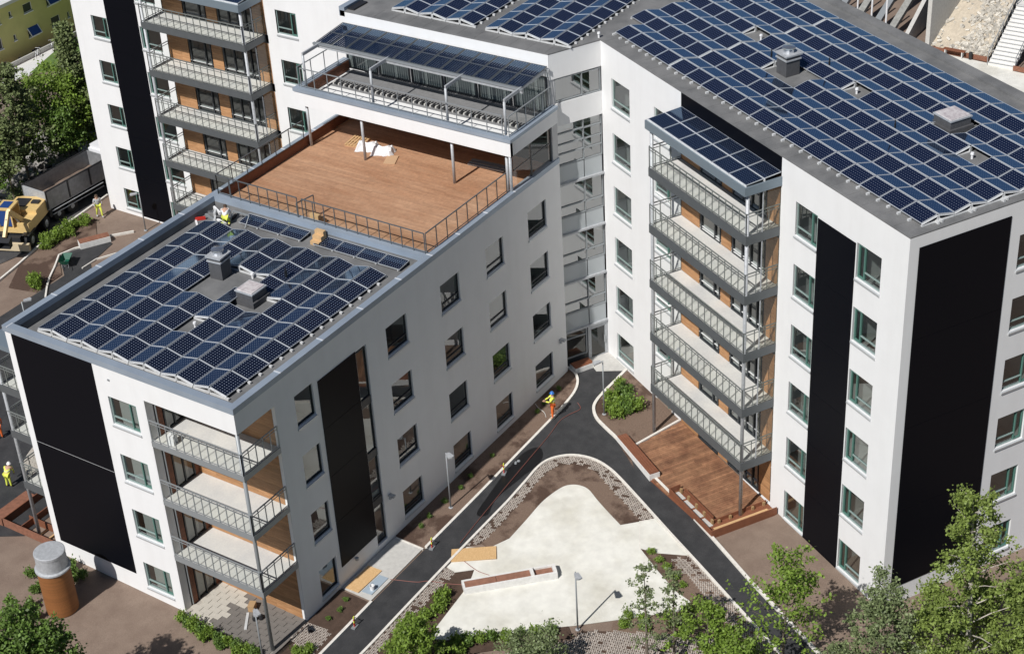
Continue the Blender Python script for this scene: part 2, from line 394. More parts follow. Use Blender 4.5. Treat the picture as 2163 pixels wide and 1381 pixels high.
sheet('planting_bed', [(9.3, -11.75), (12.2, -14.15), (10.9, -16.5), (8.7, -12.0)], .021, 'soil')
sheet('wet_patch', smooth_line([(15.6, -1.85), (17.6, -1.8), (18.3, -2.3), (17.4, -2.9), (15.6, -2.75), (13.8, -2.6), (12.6, -2.9), (12.4, -2.4), (14.0, -2.1), (15.6, -1.85)]), .016, 'asphalt_wet')
# kerbs
MBk = MB(); MBk.ribbon(KAs, .13, -.1, .11, gf=gz).build('kerb', 'kerb_stone')['kind'] = 'structure'
for name, pts, wd, h in (('kerb', KA2, .13, .11), ('kerb', KCs, .15, .11), ('kerb', ISs, .12, .09), ('kerb', [(8.95, -.1), (8.95, -1.7)], .08, .06), ('kerb', [(14.15, -10.38), (15.87, -9.4), (16.42, -9.95)], .05, .04)):
    struct(MB().ribbon(pts, wd, -.1, h, gf=gz).build(name, 'kerb_stone'))
struct(MB().ribbon([FC.xy(7.22, -.1), FC.xy(7.87, -3.3)], .12, -.1, .13, gf=gz).build('kerb', 'kerb_stone'))
# concrete apron by the low wing's door and at the main entrance
sheet('concrete_apron', [(8.95, -.05), (8.95, -1.66), (4.86, -1.70), (4.86, -.05)], .035, 'concrete')
sheet('entrance_step', [FS.xy(1.6, -.02), FS.xy(3.0, -.02), FC.xy(2.05, -.02), (26.0, -2.2), FS.xy(1.45, -1.2)], .05, 'concrete')
# perforated stone grid paving: real lattice pieces clipped to the strips
def inside(poly, x, y):
    c = False; n = len(poly); j = n - 1
    for i in range(n):
        if (poly[i][1] > y) != (poly[j][1] > y) and x < (poly[j][0] - poly[i][0]) * (y - poly[i][1]) / (poly[j][1] - poly[i][1]) + poly[i][0]: c = not c
        j = i
    return c
def lattice(poly, ang, pitch=.165, wd=.042, drop=.12):
    m = MB(); xs = [p[0] for p in poly]; ys = [p[1] for p in poly]; cx = (min(xs) + max(xs)) / 2; cy = (min(ys) + max(ys)) / 2; R = math.hypot(max(xs) - min(xs), max(ys) - min(ys)) / 2; N = int(R / pitch) + 2
    ca, sa = math.cos(ang), math.sin(ang); rnd = random.Random(3)
    for i in range(-N, N):
        for j in range(-N, N):
            u = i * pitch; v = (j + (i % 2) * .5) * pitch * 1.1; x = cx + u * ca - v * sa; y = cy + u * sa + v * ca
            if not inside(poly, x, y) or rnd.random() < drop: continue
            h = .03 + rnd.random() * .012; z = gz(x, y); a0 = ang + rnd.uniform(-.06, .06)
            for s in (1, -1):
                a = a0 + s * PI / 4; dx = math.cos(a) * pitch * .62; dy = math.sin(a) * pitch * .62; nx = -math.sin(a) * wd / 2; ny = math.cos(a) * wd / 2
                k = len(m.v)
                for zz in (z, z + h):
                    for (px, py) in ((x - dx - nx, y - dy - ny), (x + dx - nx, y + dy - ny), (x + dx + nx, y + dy + ny), (x - dx + nx, y - dy + ny)): m.v.append((px, py, zz))
                for f in ((4, 5, 6, 7), (0, 1, 5, 4), (1, 2, 6, 5), (2, 3, 7, 6), (3, 0, 4, 7)): m.f.append(tuple(k + q for q in f)); m.m.append(0)
    o = m.build('grid_paving', 'grid_stone'); o['kind'] = 'stuff'; return o
g1 = [p for p in ISs if p[0] > 10.1 and p[1] > -10.2 and not (p[1] < -9.9)] 
ring = [(10.2, -3.30)] + [(p[0] - .0, p[1]) for p in ISs if p[0] > 10.3 and p[1] > -9.9] + [(16.4, -9.9), (15.95, -9.4)] + gins[::-1]
lattice(ring, .2); sheet('soil_strip', ring, .012, 'soil_dark')
g2 = [(-1, -3.5), (8.45, -3.32), (8.35, -3.9), (6, -3.9), (2.0, -3.95), (-1, -4.0)]; lattice(g2, .1); sheet('soil_strip', g2, .012, 'soil_dark')
g3 = [(14.95, -12.45), (14.3, -11.0), (13.6, -12.4), (12.1, -15.4), (10.0, -19.0), (10.3, -20.3)]; lattice([(14.95, -12.6), (14.25, -11.9), (13.6, -13.1), (10.0, -19.3), (10.5, -20.2)], .5); 
g4 = [(8.1, -10.85), (8.72, -11.9), (10.8, -16.2), (8.9, -18.9), (3.0, -12.5), (3.9, -7.5), (7.5, -10.9)]; lattice(g4, .3, drop=.03); sheet('soil_strip', g4, .012, 'soil_dark')
g5 = [(2.35, -.12), (2.3, -1.45), (.2, -1.6), (1.1, -.12)]; lattice(g5, .1, drop=.02); sheet('soil_strip', g5, .021, 'soil_dark')
# patio under the end balconies: individual pavers
pat = struct(MB().prism([(-.3, 5.1), (-.3, .05), (2.36, .05), (2.36, 5.1)], -.02, .02, gf=gz).build('patio', 'joint_sand'))
pv = {}
for i in range(9):
    for j in range(9):
        x0 = -.28 + i * .295; y0 = .08 + j * .56 - (i % 2) * .28; y1 = y0 + .545
        y0 = max(y0, .06); y1 = min(y1, 5.08)
        if y1 - y0 < .1: continue
        key = (round(y1 - y0, 2), (y0 + y1) / 2 > 3.3 + .45 * math.sin(i * 1.7))
        if key not in pv: pv[key] = MB().box(-.141, .141, -(y1 - y0) / 2, (y1 - y0) / 2, 0, .05).mesh('paver', ['paver_dust' if key[1] else 'paver_dark'])
        x = x0 + .147; y = (y0 + y1) / 2; o = link('paver', pv[key], pat, (x, y, gz(x, y) - .005 + random.uniform(0, .004)), random.uniform(-.006, .006))
sheet('patio_strip', [(-.3, .05), (2.36, .05), (2.36, -.1), (1.0, -.35), (-.3, -.35)], .02, 'paver_dark')
# left side yard
sheet('asphalt_road', [(14, 37.0), (20, 35.55), (27.3, 36.4), (40, 37.5), (40, 43.9), (14, 43.9), (8, 40), (4, 34)], .01, 'asphalt_worn')
sheet('asphalt_path', [(0, 15.4), (11, 15.4), (17, 27.0), (20.4, 31.1), (22.8, 31.6), (23.1, 32.4), (21.6, 33.0), (20.2, 33.5), (18.6, 31.5), (13, 31.5), (4, 34), (-4, 22)], .008, 'asphalt')
sheet('planting_bed', [(16.4, 31.6), (18.6, 31.7), (20.2, 33.6), (22.6, 32.7), (24.6, 34.8), (24.6, 36.0), (18.2, 34.9), (16.0, 33.5)], .02, 'soil')
struct(MB().ribbon([(14, 34.2), (18.17, 34.96), (20, 35.4), (23.6, 36.0), (27.3, 36.35)], .13, -.1, .1, gf=gz).build('kerb', 'kerb_stone'))
struct(MB().ribbon(smooth_line([(16.2, 30.6), (17.6, 31.8), (19.0, 32.7), (20.15, 33.5)]), .1, -.1, .12, gf=gz).build('kerb', 'kerb_stone'))
struct(MB().ribbon([(20.15, 33.5), (21.2, 33.2), (22.5, 32.4), (23.2, 32.5), (24.5, 31.4)], .1, -.1, .12, gf=gz).build('kerb', 'kerb_stone'))
struct(MB().ribbon([(19.7, 31.1), (20.9, 31.1), (22.2, 30.4)], .07, -.1, .08, gf=gz).build('kerb', 'kerb_stone'))
sheet('grid_island', smooth_line([(3.2, 18.0), (3.9, 19.6), (5.6, 20.4), (7.0, 20.2), (8, 18.5), (7.4, 16.8), (5.2, 16.6), (3.7, 17.0)]), .03, 'joint_sand'); lattice([(3.2, 18.0), (3.9, 19.6), (5.6, 20.4), (7.0, 20.2), (8, 18.5), (7.4, 16.8), (5.2, 16.6), (3.7, 17.0)], .1)

# ------------------------------------------------------------ the apartment building
B = thing('apartment_building', 'white rendered Y-shaped apartment block with black stripes, balconies and a stepped solar roof', 'apartment building')
def wall(fr, u0, u1, z0, z1, openings=(), mt='white_render', name='wall', depth=.14, thick=0):
    us = sorted({u0, u1} | {v for o in openings for v in o[:2] if u0 < v < u1}); zs = sorted({z0, z1} | {v for o in openings for v in o[2:4] if z0 < v < z1})
    m = MB()
    for i in range(len(us) - 1):
        for j in range(len(zs) - 1):
            uc = (us[i] + us[i + 1]) / 2; zc = (zs[j] + zs[j + 1]) / 2
            if any(o[0] < uc < o[1] and o[2] < zc < o[3] for o in openings): continue
            m.quad((us[i], 0, zs[j]), (us[i + 1], 0, zs[j]), (us[i + 1], 0, zs[j + 1]), (us[i], 0, zs[j + 1]))
    for o in openings:
        a, b, c, d = o[:4]; c = max(c, z0); d = min(d, z1); a = max(a, u0); b = min(b, u1)
        m.quad((a, 0, c), (a, depth + .06, c), (a, depth + .06, d), (a, 0, d)); m.quad((b, 0, c), (b, 0, d), (b, depth + .06, d), (b, depth + .06, c))
        m.quad((a, 0, d), (a, depth + .06, d), (b, depth + .06, d), (b, 0, d)); m.quad((a, 0, c), (b, 0, c), (b, depth + .06, c), (a, depth + .06, c))
    return m.build(name, mt, B, fr.p(0, 0, 0), fr.a)
WC = {}
def win_meshes(w, h, kind):
    key = (round(w, 2), round(h, 2), kind)
    if key in WC: return WC[key]
    f = MB(); t = .055; y0, y1 = .085, .15
    side = 'R' if 'R' in kind else ('L' if 'L' in kind else '')
    f.box(0, w, y0, y1, 0, t, 0); f.box(0, w, y0, y1, h - t, h, 0); f.box(0, t, y0, y1, t, h - t, 0); f.box(w - t, w, y0, y1, t, h - t, 0)
    sw = .30 * w; zt = .24 * h
    if side == 'R':
        f.box(w - sw, w - sw + .06, y0 - .02, y1, t, h - t, 1); f.box(w - .11, w - t, y0 - .02, y1, t, h - t, 1); f.box(w - sw + .06, w - .11, y0 - .02, y1, t, t + .06, 1); f.box(w - sw + .06, w - .11, y0 - .02, y1, h - t - .06, h - t, 1)
        f.box(t, w - sw, y0 - .01, y1, zt, zt + .045, 0)
    elif side == 'L':
        f.box(sw - .06, sw, y0 - .02, y1, t, h - t, 1); f.box(t, .11, y0 - .02, y1, t, h - t, 1); f.box(.11, sw - .06, y0 - .02, y1, t, t + .06, 1); f.box(.11, sw - .06, y0 - .02, y1, h - t - .06, h - t, 1)
        f.box(sw, w - t, y0 - .01, y1, zt, zt + .045, 0)
    elif 'T' in kind:
        f.box(t, w - t, y0 - .01, y1, zt, zt + .045, 0)
    fm = f.mesh('window', ['window_dark' if 'D' in kind else 'window_frame', 'window_dark' if 'D' in kind else 'window_green'])
    pm = MB(); pm.quad((t, .125, t), (w - t, .125, t), (w - t, .125, h - t), (t, .125, h - t)); pm = pm.mesh('pane', ['glass'])
    s = MB(); s.v = [(-.03, -.05, -.14), (w + .03, -.05, -.14), (w + .03, -.06, -.045), (-.03, -.06, -.045), (-.03, .09, -.14), (w + .03, .09, -.14), (w + .03, .09, .012), (-.03, .09, .012)]
    s.f = [(0, 1, 2, 3), (3, 2, 6, 7), (5, 4, 7, 6), (1, 5, 6, 2), (4, 0, 3, 7), (0, 4, 5, 1)]; s.m = [0] * 6; s = s.mesh('sill', ['sill_metal'])
    r = MB(); d = 1.9; a0, a1 = -.35, w + .35; b0, b1 = -.55, h + .25
    r.quad((a0, .2, b0), (a1, .2, b0), (a1, d, b0), (a0, d, b0), 1); r.quad((a0, .2, b1), (a0, d, b1), (a1, d, b1), (a1, .2, b1)); r.quad((a0, d, b0), (a1, d, b0), (a1, d, b1), (a0, d, b1))
    r.quad((a0, .2, b0), (a0, d, b0), (a0, d, b1), (a0, .2, b1)); r.quad((a1, .2, b0), (a1, .2, b1), (a1, d, b1), (a1, d, b0))
    for q in ((a0, 0, b0, b1), (w, a1, b0, b1)): r.quad((q[0], .2, b0), (q[1], .2, b0), (q[1], .2, b1), (q[0], .2, b1))
    r.quad((0, .2, b0), (w, .2, b0), (w, .2, 0), (0, .2, 0)); r.quad((0, .2, h), (w, .2, h), (w, .2, b1), (0, .2, b1))
    r = r.mesh('interior', ['interior_wall', 'interior_floor'])
    WC[key] = (fm, pm, s, r); return WC[key]
def window(fr, u0, u1, z0, z1, kind='R', sill=True):
    fm, pm, s, r = win_meshes(u1 - u0, z1 - z0, kind)
    o = link('window', fm, B, fr.p(u0, 0, z0), fr.a)
    link('pane', pm, o)
    if sill: link('sill', s, o)
    link('interior', r, o); return o
def plank_wall(m, u0, u1, y, z0, z1, pitch=.14, th=.03, mi=0, seg=2.4):
    z = z0; k = 0
    while z < z1 - .02:
        zz = min(z + pitch - .008, z1); u = u0; first = seg * (.4 if k % 2 else 1)
        while u < u1 - .01:
            e = min(u + first, u1); first = seg; m.box(u + .002, e - .002, y - th, y, z, zz, mi); u = e
        z += pitch; k += 1
# -- low wing: end wall
zA = [11.08, 8.05, 5.03, 2.0]
opF = [(5.83, 7.44, z - 1.45, z, 'R') for z in zA]
wall(FAF, 0, 7.95, -.5, 12.6, opF)
wall(FAF, 7.95, 13.1, 11.57, 12.6, name='parapet_wall')
for o in opF: window(FAF, *o)
# -- low wing: courtyard side wall
opS = [(3.57, 4.78, z - 1.6, z, 'R') for z in (11.28, 8.2, 5.05, 1.85)] + [(9.95, 11.5, z - 1.5, z, 'TD') for z in (11.06, 8.03, 5.0, 1.97)] + [(14.15, 15.67, z - 1.5, z, 'TD') for z in (11.02, 8.0, 4.97, 1.95)] + \
      [(17.92, 19.43, z - 1.5, z, 'TD') for z in (11.05, 8.03, 5.0, 2.0)] + [(21.65, 23.32, z - 1.5, z, 'TD') for z in (11.2, 8.25, 5.25, 2.2)]
strip = (7.76, 8.52, .25, 11.1)
wall(FA, 2.36, 24.72, -.5, 12.6, [o for o in opS] + [strip])
for o in opS:
    o = list(o)
    if o[0] < 4: o[4] = 'D'
    window(FA, *o)
for z in (8.35, 5.45, 2.75, .28):
    window(FA, strip[0], strip[1], z, z + 2.6, 'D', sill=False)
for z in (8.0, 5.1, 2.4):
    MB().box(strip[0], strip[1], .06, .19, z - .02, z + .38).build('spandrel', 'window_dark', B)
# pier end and header over the open corner
MB().box(2.35, 2.6, .003, .25, -.5, 11.57).build('pier', 'white_render', B)
MB().box(.012, 2.36, .0, .25, 11.57, 12.6).box(.012, .25, .25, 5.1, 11.57, 12.59).build('header', 'white_render', B)
MB().quad((0.2, .2, 11.58), (2.5, .2, 11.58), (2.5, 5.1, 11.58), (.2, 5.1, 11.58)).build('soffit', 'white_render', B)
# black solar cladding on the end wall and side wall
def cladding(fr, u0, u1, zs, off=.03, mt='black_cladding'):
    for i in range(len(zs) - 1):
        MB().box(u0, u1, -off, 0, zs[i] + .012, zs[i + 1] - .004).build('cladding_panel', mt, B, fr.p(0, 0, 0), fr.a)
cladding(FAF, .41, 5.23, [1.07, 6.84, 12.62])
MB().box(.41, 5.23, -.034, -.004, 6.832, 6.852).build('panel_joint', 'sill_metal', B, FAF.p(0, 0, 0), FAF.a)
cladding(FA, 5.1, 7.72, [.95, 3.5, 6.05, 8.6, 11.15])
# hidden left side of the low wing + its balconies
wall(FAL, 0, 24.7, -.5, 12.6)
# roof of the low wing
MB().box(.3, 13.45, .3, 12.8, 12.0, 12.25).build('roof', 'roof_felt', B)
MB().box(.28, .30, .3, 12.8, 12.24, 12.6).box(.3, 13.45, 12.8, 12.82, 12.24, 12.6).box(.3, 13.45, .28, .3, 12.24, 12.6).box(13.45, 13.48, .28, 12.82, 12.24, 12.6).build('parapet_lining', 'roof_felt', B)
cop = MB()
for a in ((-.05, .30, -.05, 13.15), (.30, 24.75, 12.80, 13.15), (.30, 20.5, -.05, .28)): cop.box(a[0], a[1], a[2], a[3], 12.6, 12.88)
cop.box(20.5, 24.68, -.05, .28, 12.6, 12.88); cop.box(13.46, 13.92, .281, 12.799, 12.6, 12.88)
cop.build('coping', 'coping', B)
cj = MB()
for x in (2.9, 5.7, 8.5, 11.3): cj.box(x, x + .07, 12.79, 13.16, 12.86, 12.895); cj.box(x, x + .07, -.06, .29, 12.86, 12.895)
for x in (14.2, 16.6, 19.0, 21.5): cj.box(x, x + .07, 12.79, 13.16, 12.86, 12.895)
for x in (13.7, 15.9, 18.2, 20.6): cj.box(x, x + .07, -.06, .29, 12.86, 12.895)
cj.box(-.06, .31, 12.8, 12.87, 12.86, 12.895)
cj.build('coping_joint', 'coping_joint', B)['kind'] = 'stuff'
# roof terrace
dk = MB(); y = .3; k = 0; rnd = random.Random(5)
x = 13.93
while x < 24.6:
    y = .3; L = rnd.uniform(1.2, 4.2)
    while y < 12.78:
        e = min(y + L, 12.78); dk.box(x, x + .132, y + .002, e - .002, 12.34, 12.40 + rnd.uniform(0, .004)); y = e; L = 4.2
    x += .14
o = dk.build('deck_planks', 'deck_wood', B); o['kind'] = 'stuff'
MB().box(13.9, 24.7, .28, 12.8, 12.2, 12.335).build('deck_base', 'wood_brown', B)
m = MB(); z = 12.42
while z < 12.86: m.box(13.93, 24.65, 12.765, 12.795, z, z + .1); z += .11
m.build('terrace_lining', 'wood_brown', B)['kind'] = 'stuff'
def railing(pts, zb, h=1.05, pitch=.62, name='railing', mt='steel_dark', glass=True, mid=None, post=.035, parent=None, second=False):
    m = MB(); g = MB()
    for i in range(len(pts) - 1):
        a = Vector((*pts[i], zb)); b = Vector((*pts[i + 1], zb)); L = (b - a).length; n = max(1, round(L / pitch))
        m.bar(a + Vector((0, 0, h)), b + Vector((0, 0, h)), .05, .04); m.bar(a + Vector((0, 0, .09)), b + Vector((0, 0, .09)), .03, .03)
        if second: m.bar(a + Vector((0, 0, h - .17)), b + Vector((0, 0, h - .17)), .03, .03)
        for k in range(n + 1):
            p = a.lerp(b, k / n); m.bar(p, p + Vector((0, 0, h)), post, post)
        if glass:
            d = (b - a).normalized(); nn = Vector((-d.y, d.x, 0)) * .03
            g.quad(a + nn + Vector((0, 0, .12)), b + nn + Vector((0, 0, .12)), b + nn + Vector((0, 0, h - .06)), a + nn + Vector((0, 0, h - .06)))
    o = m.build(name, mt, parent or B)
    if glass: g.build('rail_glass', 'rail_glass', o)
    return o
railing([(13.72, 11.9), (13.72, 7.7)], 12.88); railing([(13.72, 7.4), (13.72, .33)], 12.88); railing([(13.75, .27), (20.4, .27)], 12.88, pitch=.82)
railing([(13.72, 11.95), (13.75, 12.75), (20.4, 12.75)], 12.88, pitch=1.1)
# small gate swung open on the terrace
railing([(13.72, 7.75), (14.75, 7.55)], 12.42, h=1.2, pitch=.5, name='gate')
# upper slab with the top terrace
wall(FA, 20.5, 24.72, 14.76, 15.5, name='slab_band'); MB().box(20.5, 20.7, 0, 13.1, 14.76, 15.5).box(20.7, 24.7, .003, .2, 14.77, 15.5).box(20.7, 24.7, 12.9, 13.1, 14.77, 15.5).build('slab_band', 'white_render', B)
MB().box(20.7, 24.7, .2, 12.9, 14.78, 15.05).build('slab', 'membrane_white', B)
MB().box(20.45, 20.85, -.05, 13.15, 15.5, 15.67).box(20.85, 24.72, -.05, .3, 15.5, 15.67).box(20.85, 24.72, 12.8, 13.15, 15.5, 15.67).build('coping', 'coping', B)
m = MB(); z = 15.08
while z < 15.48: m.box(20.86, 24.65, 12.77, 12.79, z, z + .12); z += .13
m.build('terrace_lining', 'wood_brown', B)['kind'] = 'stuff'
for (x, y) in ((20.75, 9.1), (20.75, 3.6), (20.75, .42), (20.62, .14), (20.75, 12.6)):
    MB().tube([(x, y, 12.4), (x, y, 14.78)], .075, 12).build('column', 'galvanised', B, smooth=True)
# glass screens and dark mullions in the gap on the courtyard side
for x in (22.35, 24.1): MB().box(x, x + .1, .1, .2, 12.88, 14.76).build('mullion', 'window_dark', B)
for y in (0,): MB().quad((20.8, .12, 12.9), (24.6, .12, 12.9), (24.6, .12, 14.75), (20.8, .12, 14.75)).build('glass_screen', 'screen_glass', B)
MB().bar((20.8, .11, 13.9), (24.1, .11, 13.9), .03).build('rail', 'steel_dark', B)
MB().box(24.2, 24.7, .02, .3, 12.88, 14.76).build('pier', 'grey_render', B)
MB().box(24.6, 24.75, .3, 12.8, 12.3, 14.78).build('glazed_wall', 'black_cladding', B)  # dark glazing, with the deep shade under the slab put into its colour
# top-floor front behind the pergola
MB().box(24.7, 24.9, .39, 13.06, 17.1, 18.25).build('roof_band', 'white_render', B)
m = MB(); m.box(24.82, 24.95, .39, 13.06, 15.05, 17.1)
m.build('glazed_wall', 'grey_render', B)
for i in range(6):
    y0 = .6 + i * 2.08
    MB().box(24.74, 24.82, y0, y0 + .07, 15.1, 17.1).box(24.74, 24.82, y0 + 1.9, y0 + 1.97, 15.1, 17.1).box(24.74, 24.82, y0 + .07, y0 + 1.9, 17.0, 17.1).box(24.74, 24.82, y0 + .07, y0 + 1.9, 15.1, 15.16).build('glass_door', 'window_dark', B)
    MB().quad((24.78, y0, 15.1), (24.78, y0 + 1.95, 15.1), (24.78, y0 + 1.95, 17.1), (24.78, y0, 17.1)).build('pane', 'glass', B)
# floor grating pieces under the pergola
MB().box(22.6, 24.7, .5, 12.6, 15.052, 15.09).build('floor_shade_sheet', 'floor_shade_grey', B)  # grey sheet paints the shaded floor below the pergola
m = MB()
for i in range(70):
    y = .6 + i * .17
    m.box(22.75, 22.95, y, y + .08, 15.09, 15.2, i % 2); m.box(23.0, 23.3, y + .03, y + .10, 15.09, 15.12, 0)
o = m.build('floor_clips', ['plastic_black', 'concrete'], B); o['kind'] = 'stuff'
railing([(20.72, 12.75), (20.72, .55)], 15.67, h=1.05, pitch=.85, glass=False, mt='steel_mid'); railing([(20.75, .2), (24.5, .2)], 15.67, pitch=.72, glass=True, mt='steel_mid'); railing([(20.75, 12.95), (24.0, 12.95)], 15.67, pitch=1.0, glass=False, mt='steel_mid')
# pergola
PG = Matrix.Identity(4)
for y in (.49, 3.85, 8.35, 12.6):
    MB().tube([(20.92, y, 15.67), (20.92, y, 17.36)], .065, 10).build('pergola_post', 'galvanised', B, smooth=True)
    MB().bar((20.9, y, 17.42), (24.7, y, 17.5), .09, .16).build('pergola_arm', 'galvanised', B)
MB().box(22.2, 22.3, .3, 12.95, 17.28, 17.42).build('pergola_beam', 'galvanised', B)
MB().box(24.55, 24.68, .3, 12.95, 17.42, 17.56).build('pergola_beam', 'galvanised', B)
MB().box(22.15, 22.32, .3, 12.95, 17.44, 17.5).build('pergola_gutter', 'steel_mid', B)
def strip_panel():
    f = MB(); L = 1.12; W = .93
    f.box(0, L, 0, .03, 0, .035, 1); f.box(0, L, W - .03, W, 0, .035, 1); f.box(0, .025, .03, W - .03, 0, .035, 1); f.box(L - .025, L, .03, W - .03, 0, .035, 1)
    n = 6
    for i in range(n):
        y = .05 + i * (W - .1) / n; f.box(.03, L - .03, y, y + (W - .1) / n * .80, .01, .025, 0)
    return f.mesh('solar_panel', ['pv_canopy', 'steel_dark'])
spm = strip_panel(); til = math.atan2(.2, 2.3)
for i in range(13):
    for r in range(2):
        o = link('pergola_panel', spm, B, (22.33 + r * 1.13 * math.cos(til), .38 + i * .96, 17.50 + r * 1.13 * math.sin(til)), rot=(0, -til, 0))
# -- main roofs
roof = [(24.7, .39), FC.xy(0, 0), FC.xy(LC, 0), FC.xy(LC, 12.2), (38.4, -6.2), (38.4, 35), (26.2, 35), (26.2, 13.06), (24.7, 13.06)]
MB().prism(roof, 18.25, 18.31).build('roof', 'roof_felt', B)
MB().box(24.7, 26.2, 12.75, 13.1, 18.0, 18.5).build('coping', 'coping', B)
MB().prism([FC.xy(-2, 11.65), FC.xy(LC, 11.65), FC.xy(LC, 12.22), FC.xy(-2, 12.22)], 18.3, 18.44).build('roof_edge', 'roof_felt', B)
MB().prism([FC.xy(-2, 10.95), FC.xy(LC, 10.95), FC.xy(LC, 11.05), FC.xy(-2, 11.05)], 18.3, 18.335).build('roof_seam', 'roof_felt', B)
# roof felt lap seams
m = MB()
for i in range(24):
    s = i * 1.0 + .3; m.prism([FC.xy(s, .05), FC.xy(s + .03, .05), FC.xy(s + .03, .8), FC.xy(s, .8)], 18.31, 18.318)
for i in range(12):
    m.box(24.75, 25.7, .6 + i * 1.03, .63 + i * 1.03, 18.31, 18.318)
m.build('felt_seam', 'roof_felt', B)['kind'] = 'stuff'
# -- back wing front wall (u = 35 - y)
zB = [16.75, 13.82, 10.95, 8.05, 5.17, 2.28]
opB = [(1.5, 2.8, z - 1.38, z, 'R') for z in zB] + [(5.45, 7.05, z - 1.4, z, 'L') for z in zB] + [(16.1, 17.55, z - 1.4, z, 'R') for z in zB]
wall(FB, 0, 7.55, -.5, 18.25, opB); wall(FB, 15.2, 21.94, -.5, 18.25, opB)
for o in opB: window(FB, *o)
cladding(FB, 2.85, 5.4, [0.6, 3.4, 6.2, 9.0, 11.8, 14.6, 18.2])
wall(Frame((38.4, 35), PI), 0, 12.2, -.5, 18.25); wall(Frame((38.4, -6.2), PI / 2), 0, 41.2, -.5, 18.25)
wall(FB, 7.55, 15.2, 17.3, 18.25, mt='black_cladding', name='cladding_wall')
# -- right wing
zC = [16.62, 13.58, 10.5, 7.46, 4.38, 1.3]
opC = [(.95, 2.64, z - 1.55, z, 'T') for z in (16.62, 13.66, 10.7, 7.75, 4.82, 1.9)] + [(4.85, 6.35, z - 1.6, z, 'R') for z in zC] + [(16.11, 17.63, z - 1.62, z, 'R') for z in zC] + [(20.27, 21.83, z - 1.65, z, 'L') for z in zC]
wall(FC, 0, 7.2, -.9, 18.25, opC); wall(FC, 15.03, LC, -.9, 18.25, opC)
for o in opC: window(FC, *o)
wall(FC, 7.2, 15.03, 17.2, 18.25, mt='black_cladding', name='cladding_wall')
cladding(FC, 17.68, 20.2, [-.55, 2.3, 5.1, 7.9, 10.8, 13.7, 16.55])
opE = [(5.7, 7.25, z - 1.6, z, 'R') for z in (16.65, 13.64, 10.62, 7.6, 4.56, 1.5)]
wall(FCE, 0, 12.2, -1.2, 18.25, opE)
for o in opE: window(FCE, *o)
cladding(FCE, .49, 5.12, [.4, 4.7, 9.05, 13.4, 17.72])
wall(Frame(FC.xy(LC, 12.2), aC + PI), 0, 23, -1.2, 18.25)
# little dryer vents, wall lamps
for (u, z) in ((7.9, 1.0),):
    MB().lathe([(.09, 0), (.09, .12), (.03, .16)], n=12).build('wall_vent', 'galvanised', B, (6.05, -.12, .75))
for x in (8.95, 24.1):
    MB().box(-.1, .1, -.32, 0, 0, .09).box(-.05, .05, -.1, 0, -.2, 0).build('wall_lamp', 'galvanised', B, (x, 0, 2.45))
MB().box(-.05, .05, -.04, .0, 0, .08).build('wall_sensor', 'steel_mid', B, FAF.p(6.1, 0, 11.95), FAF.a)
# -- stair facade between the wings
MB().box(0, 2.96, 0, .2, 16.92, 18.25).build('roof_band', 'white_render', B, FS.p(0, 0, 0), FS.a)
MB().box(.3, 2.96, .0, .2, 14.35, 15.58).build('facade_band', 'white_render', B, FS.p(0, 0, 0), FS.a)
MB().box(.02, .3, .05, .35, -.3, 16.92).build('pier', 'grey_render', B, FS.p(0, 0, 0), FS.a)
def glazing(z0, z1, rails, name='stair_glazing', u0=.3, u1=2.94, mull=1.83):
    m = MB()
    for u in (u0, mull, u1 - .05): m.box(u, u + .05, .04, .14, z0, z1)
    for z in rails: m.box(u0 + .05, mull, .03, .13, z, z + .05); m.box(mull + .05, u1 - .05, .03, .13, z - .03, z + .02)
    o = m.build(name, 'steel_mid', B, FS.p(0, 0, 0), FS.a)
    p = MB(); p.quad((u0, .1, z0), (u1, .1, z0), (u1, .1, z1), (u0, .1, z1)); p.build('pane', 'stair_glass', o)
glazing(15.62, 16.9, [15.63, 16.83])
storeys = [(11.12, 14.35, 12.1), (8.2, 11.0, 9.1), (5.28, 8.08, 6.25), (2.3, 5.16, 3.3)]
for i, (a, b, sp) in enumerate(storeys):
    glazing(sp, b, [sp + .02, sp + .62] + ([sp + 1.15, sp + 1.75] if i == 0 else []))
    MB().box(.36, 1.82, .05, .12, a, sp - .02).box(1.88, 2.9, .05, .12, a, sp - .02).build('spandrel', 'spandrel', B, FS.p(0, 0, 0), FS.a)
    MB().box(.33, 2.96, -.08, .1, a - .1, a).build('cap_bar', 'galvanised', B, FS.p(0, 0, 0), FS.a)
# stair interior: floor slabs, back wall and flights seen through the glass
m = MB()
for z in (2.1, 5.05, 8.0, 10.95, 13.95): m.box(.3, 2.95, .3, 2.6, z, z + .25)
m.box(.3, 2.95, 2.6, 2.7, 0, 16.9)
m.build('stair_landing', 'interior_wall', B, FS.p(0, 0, 0), FS.a)
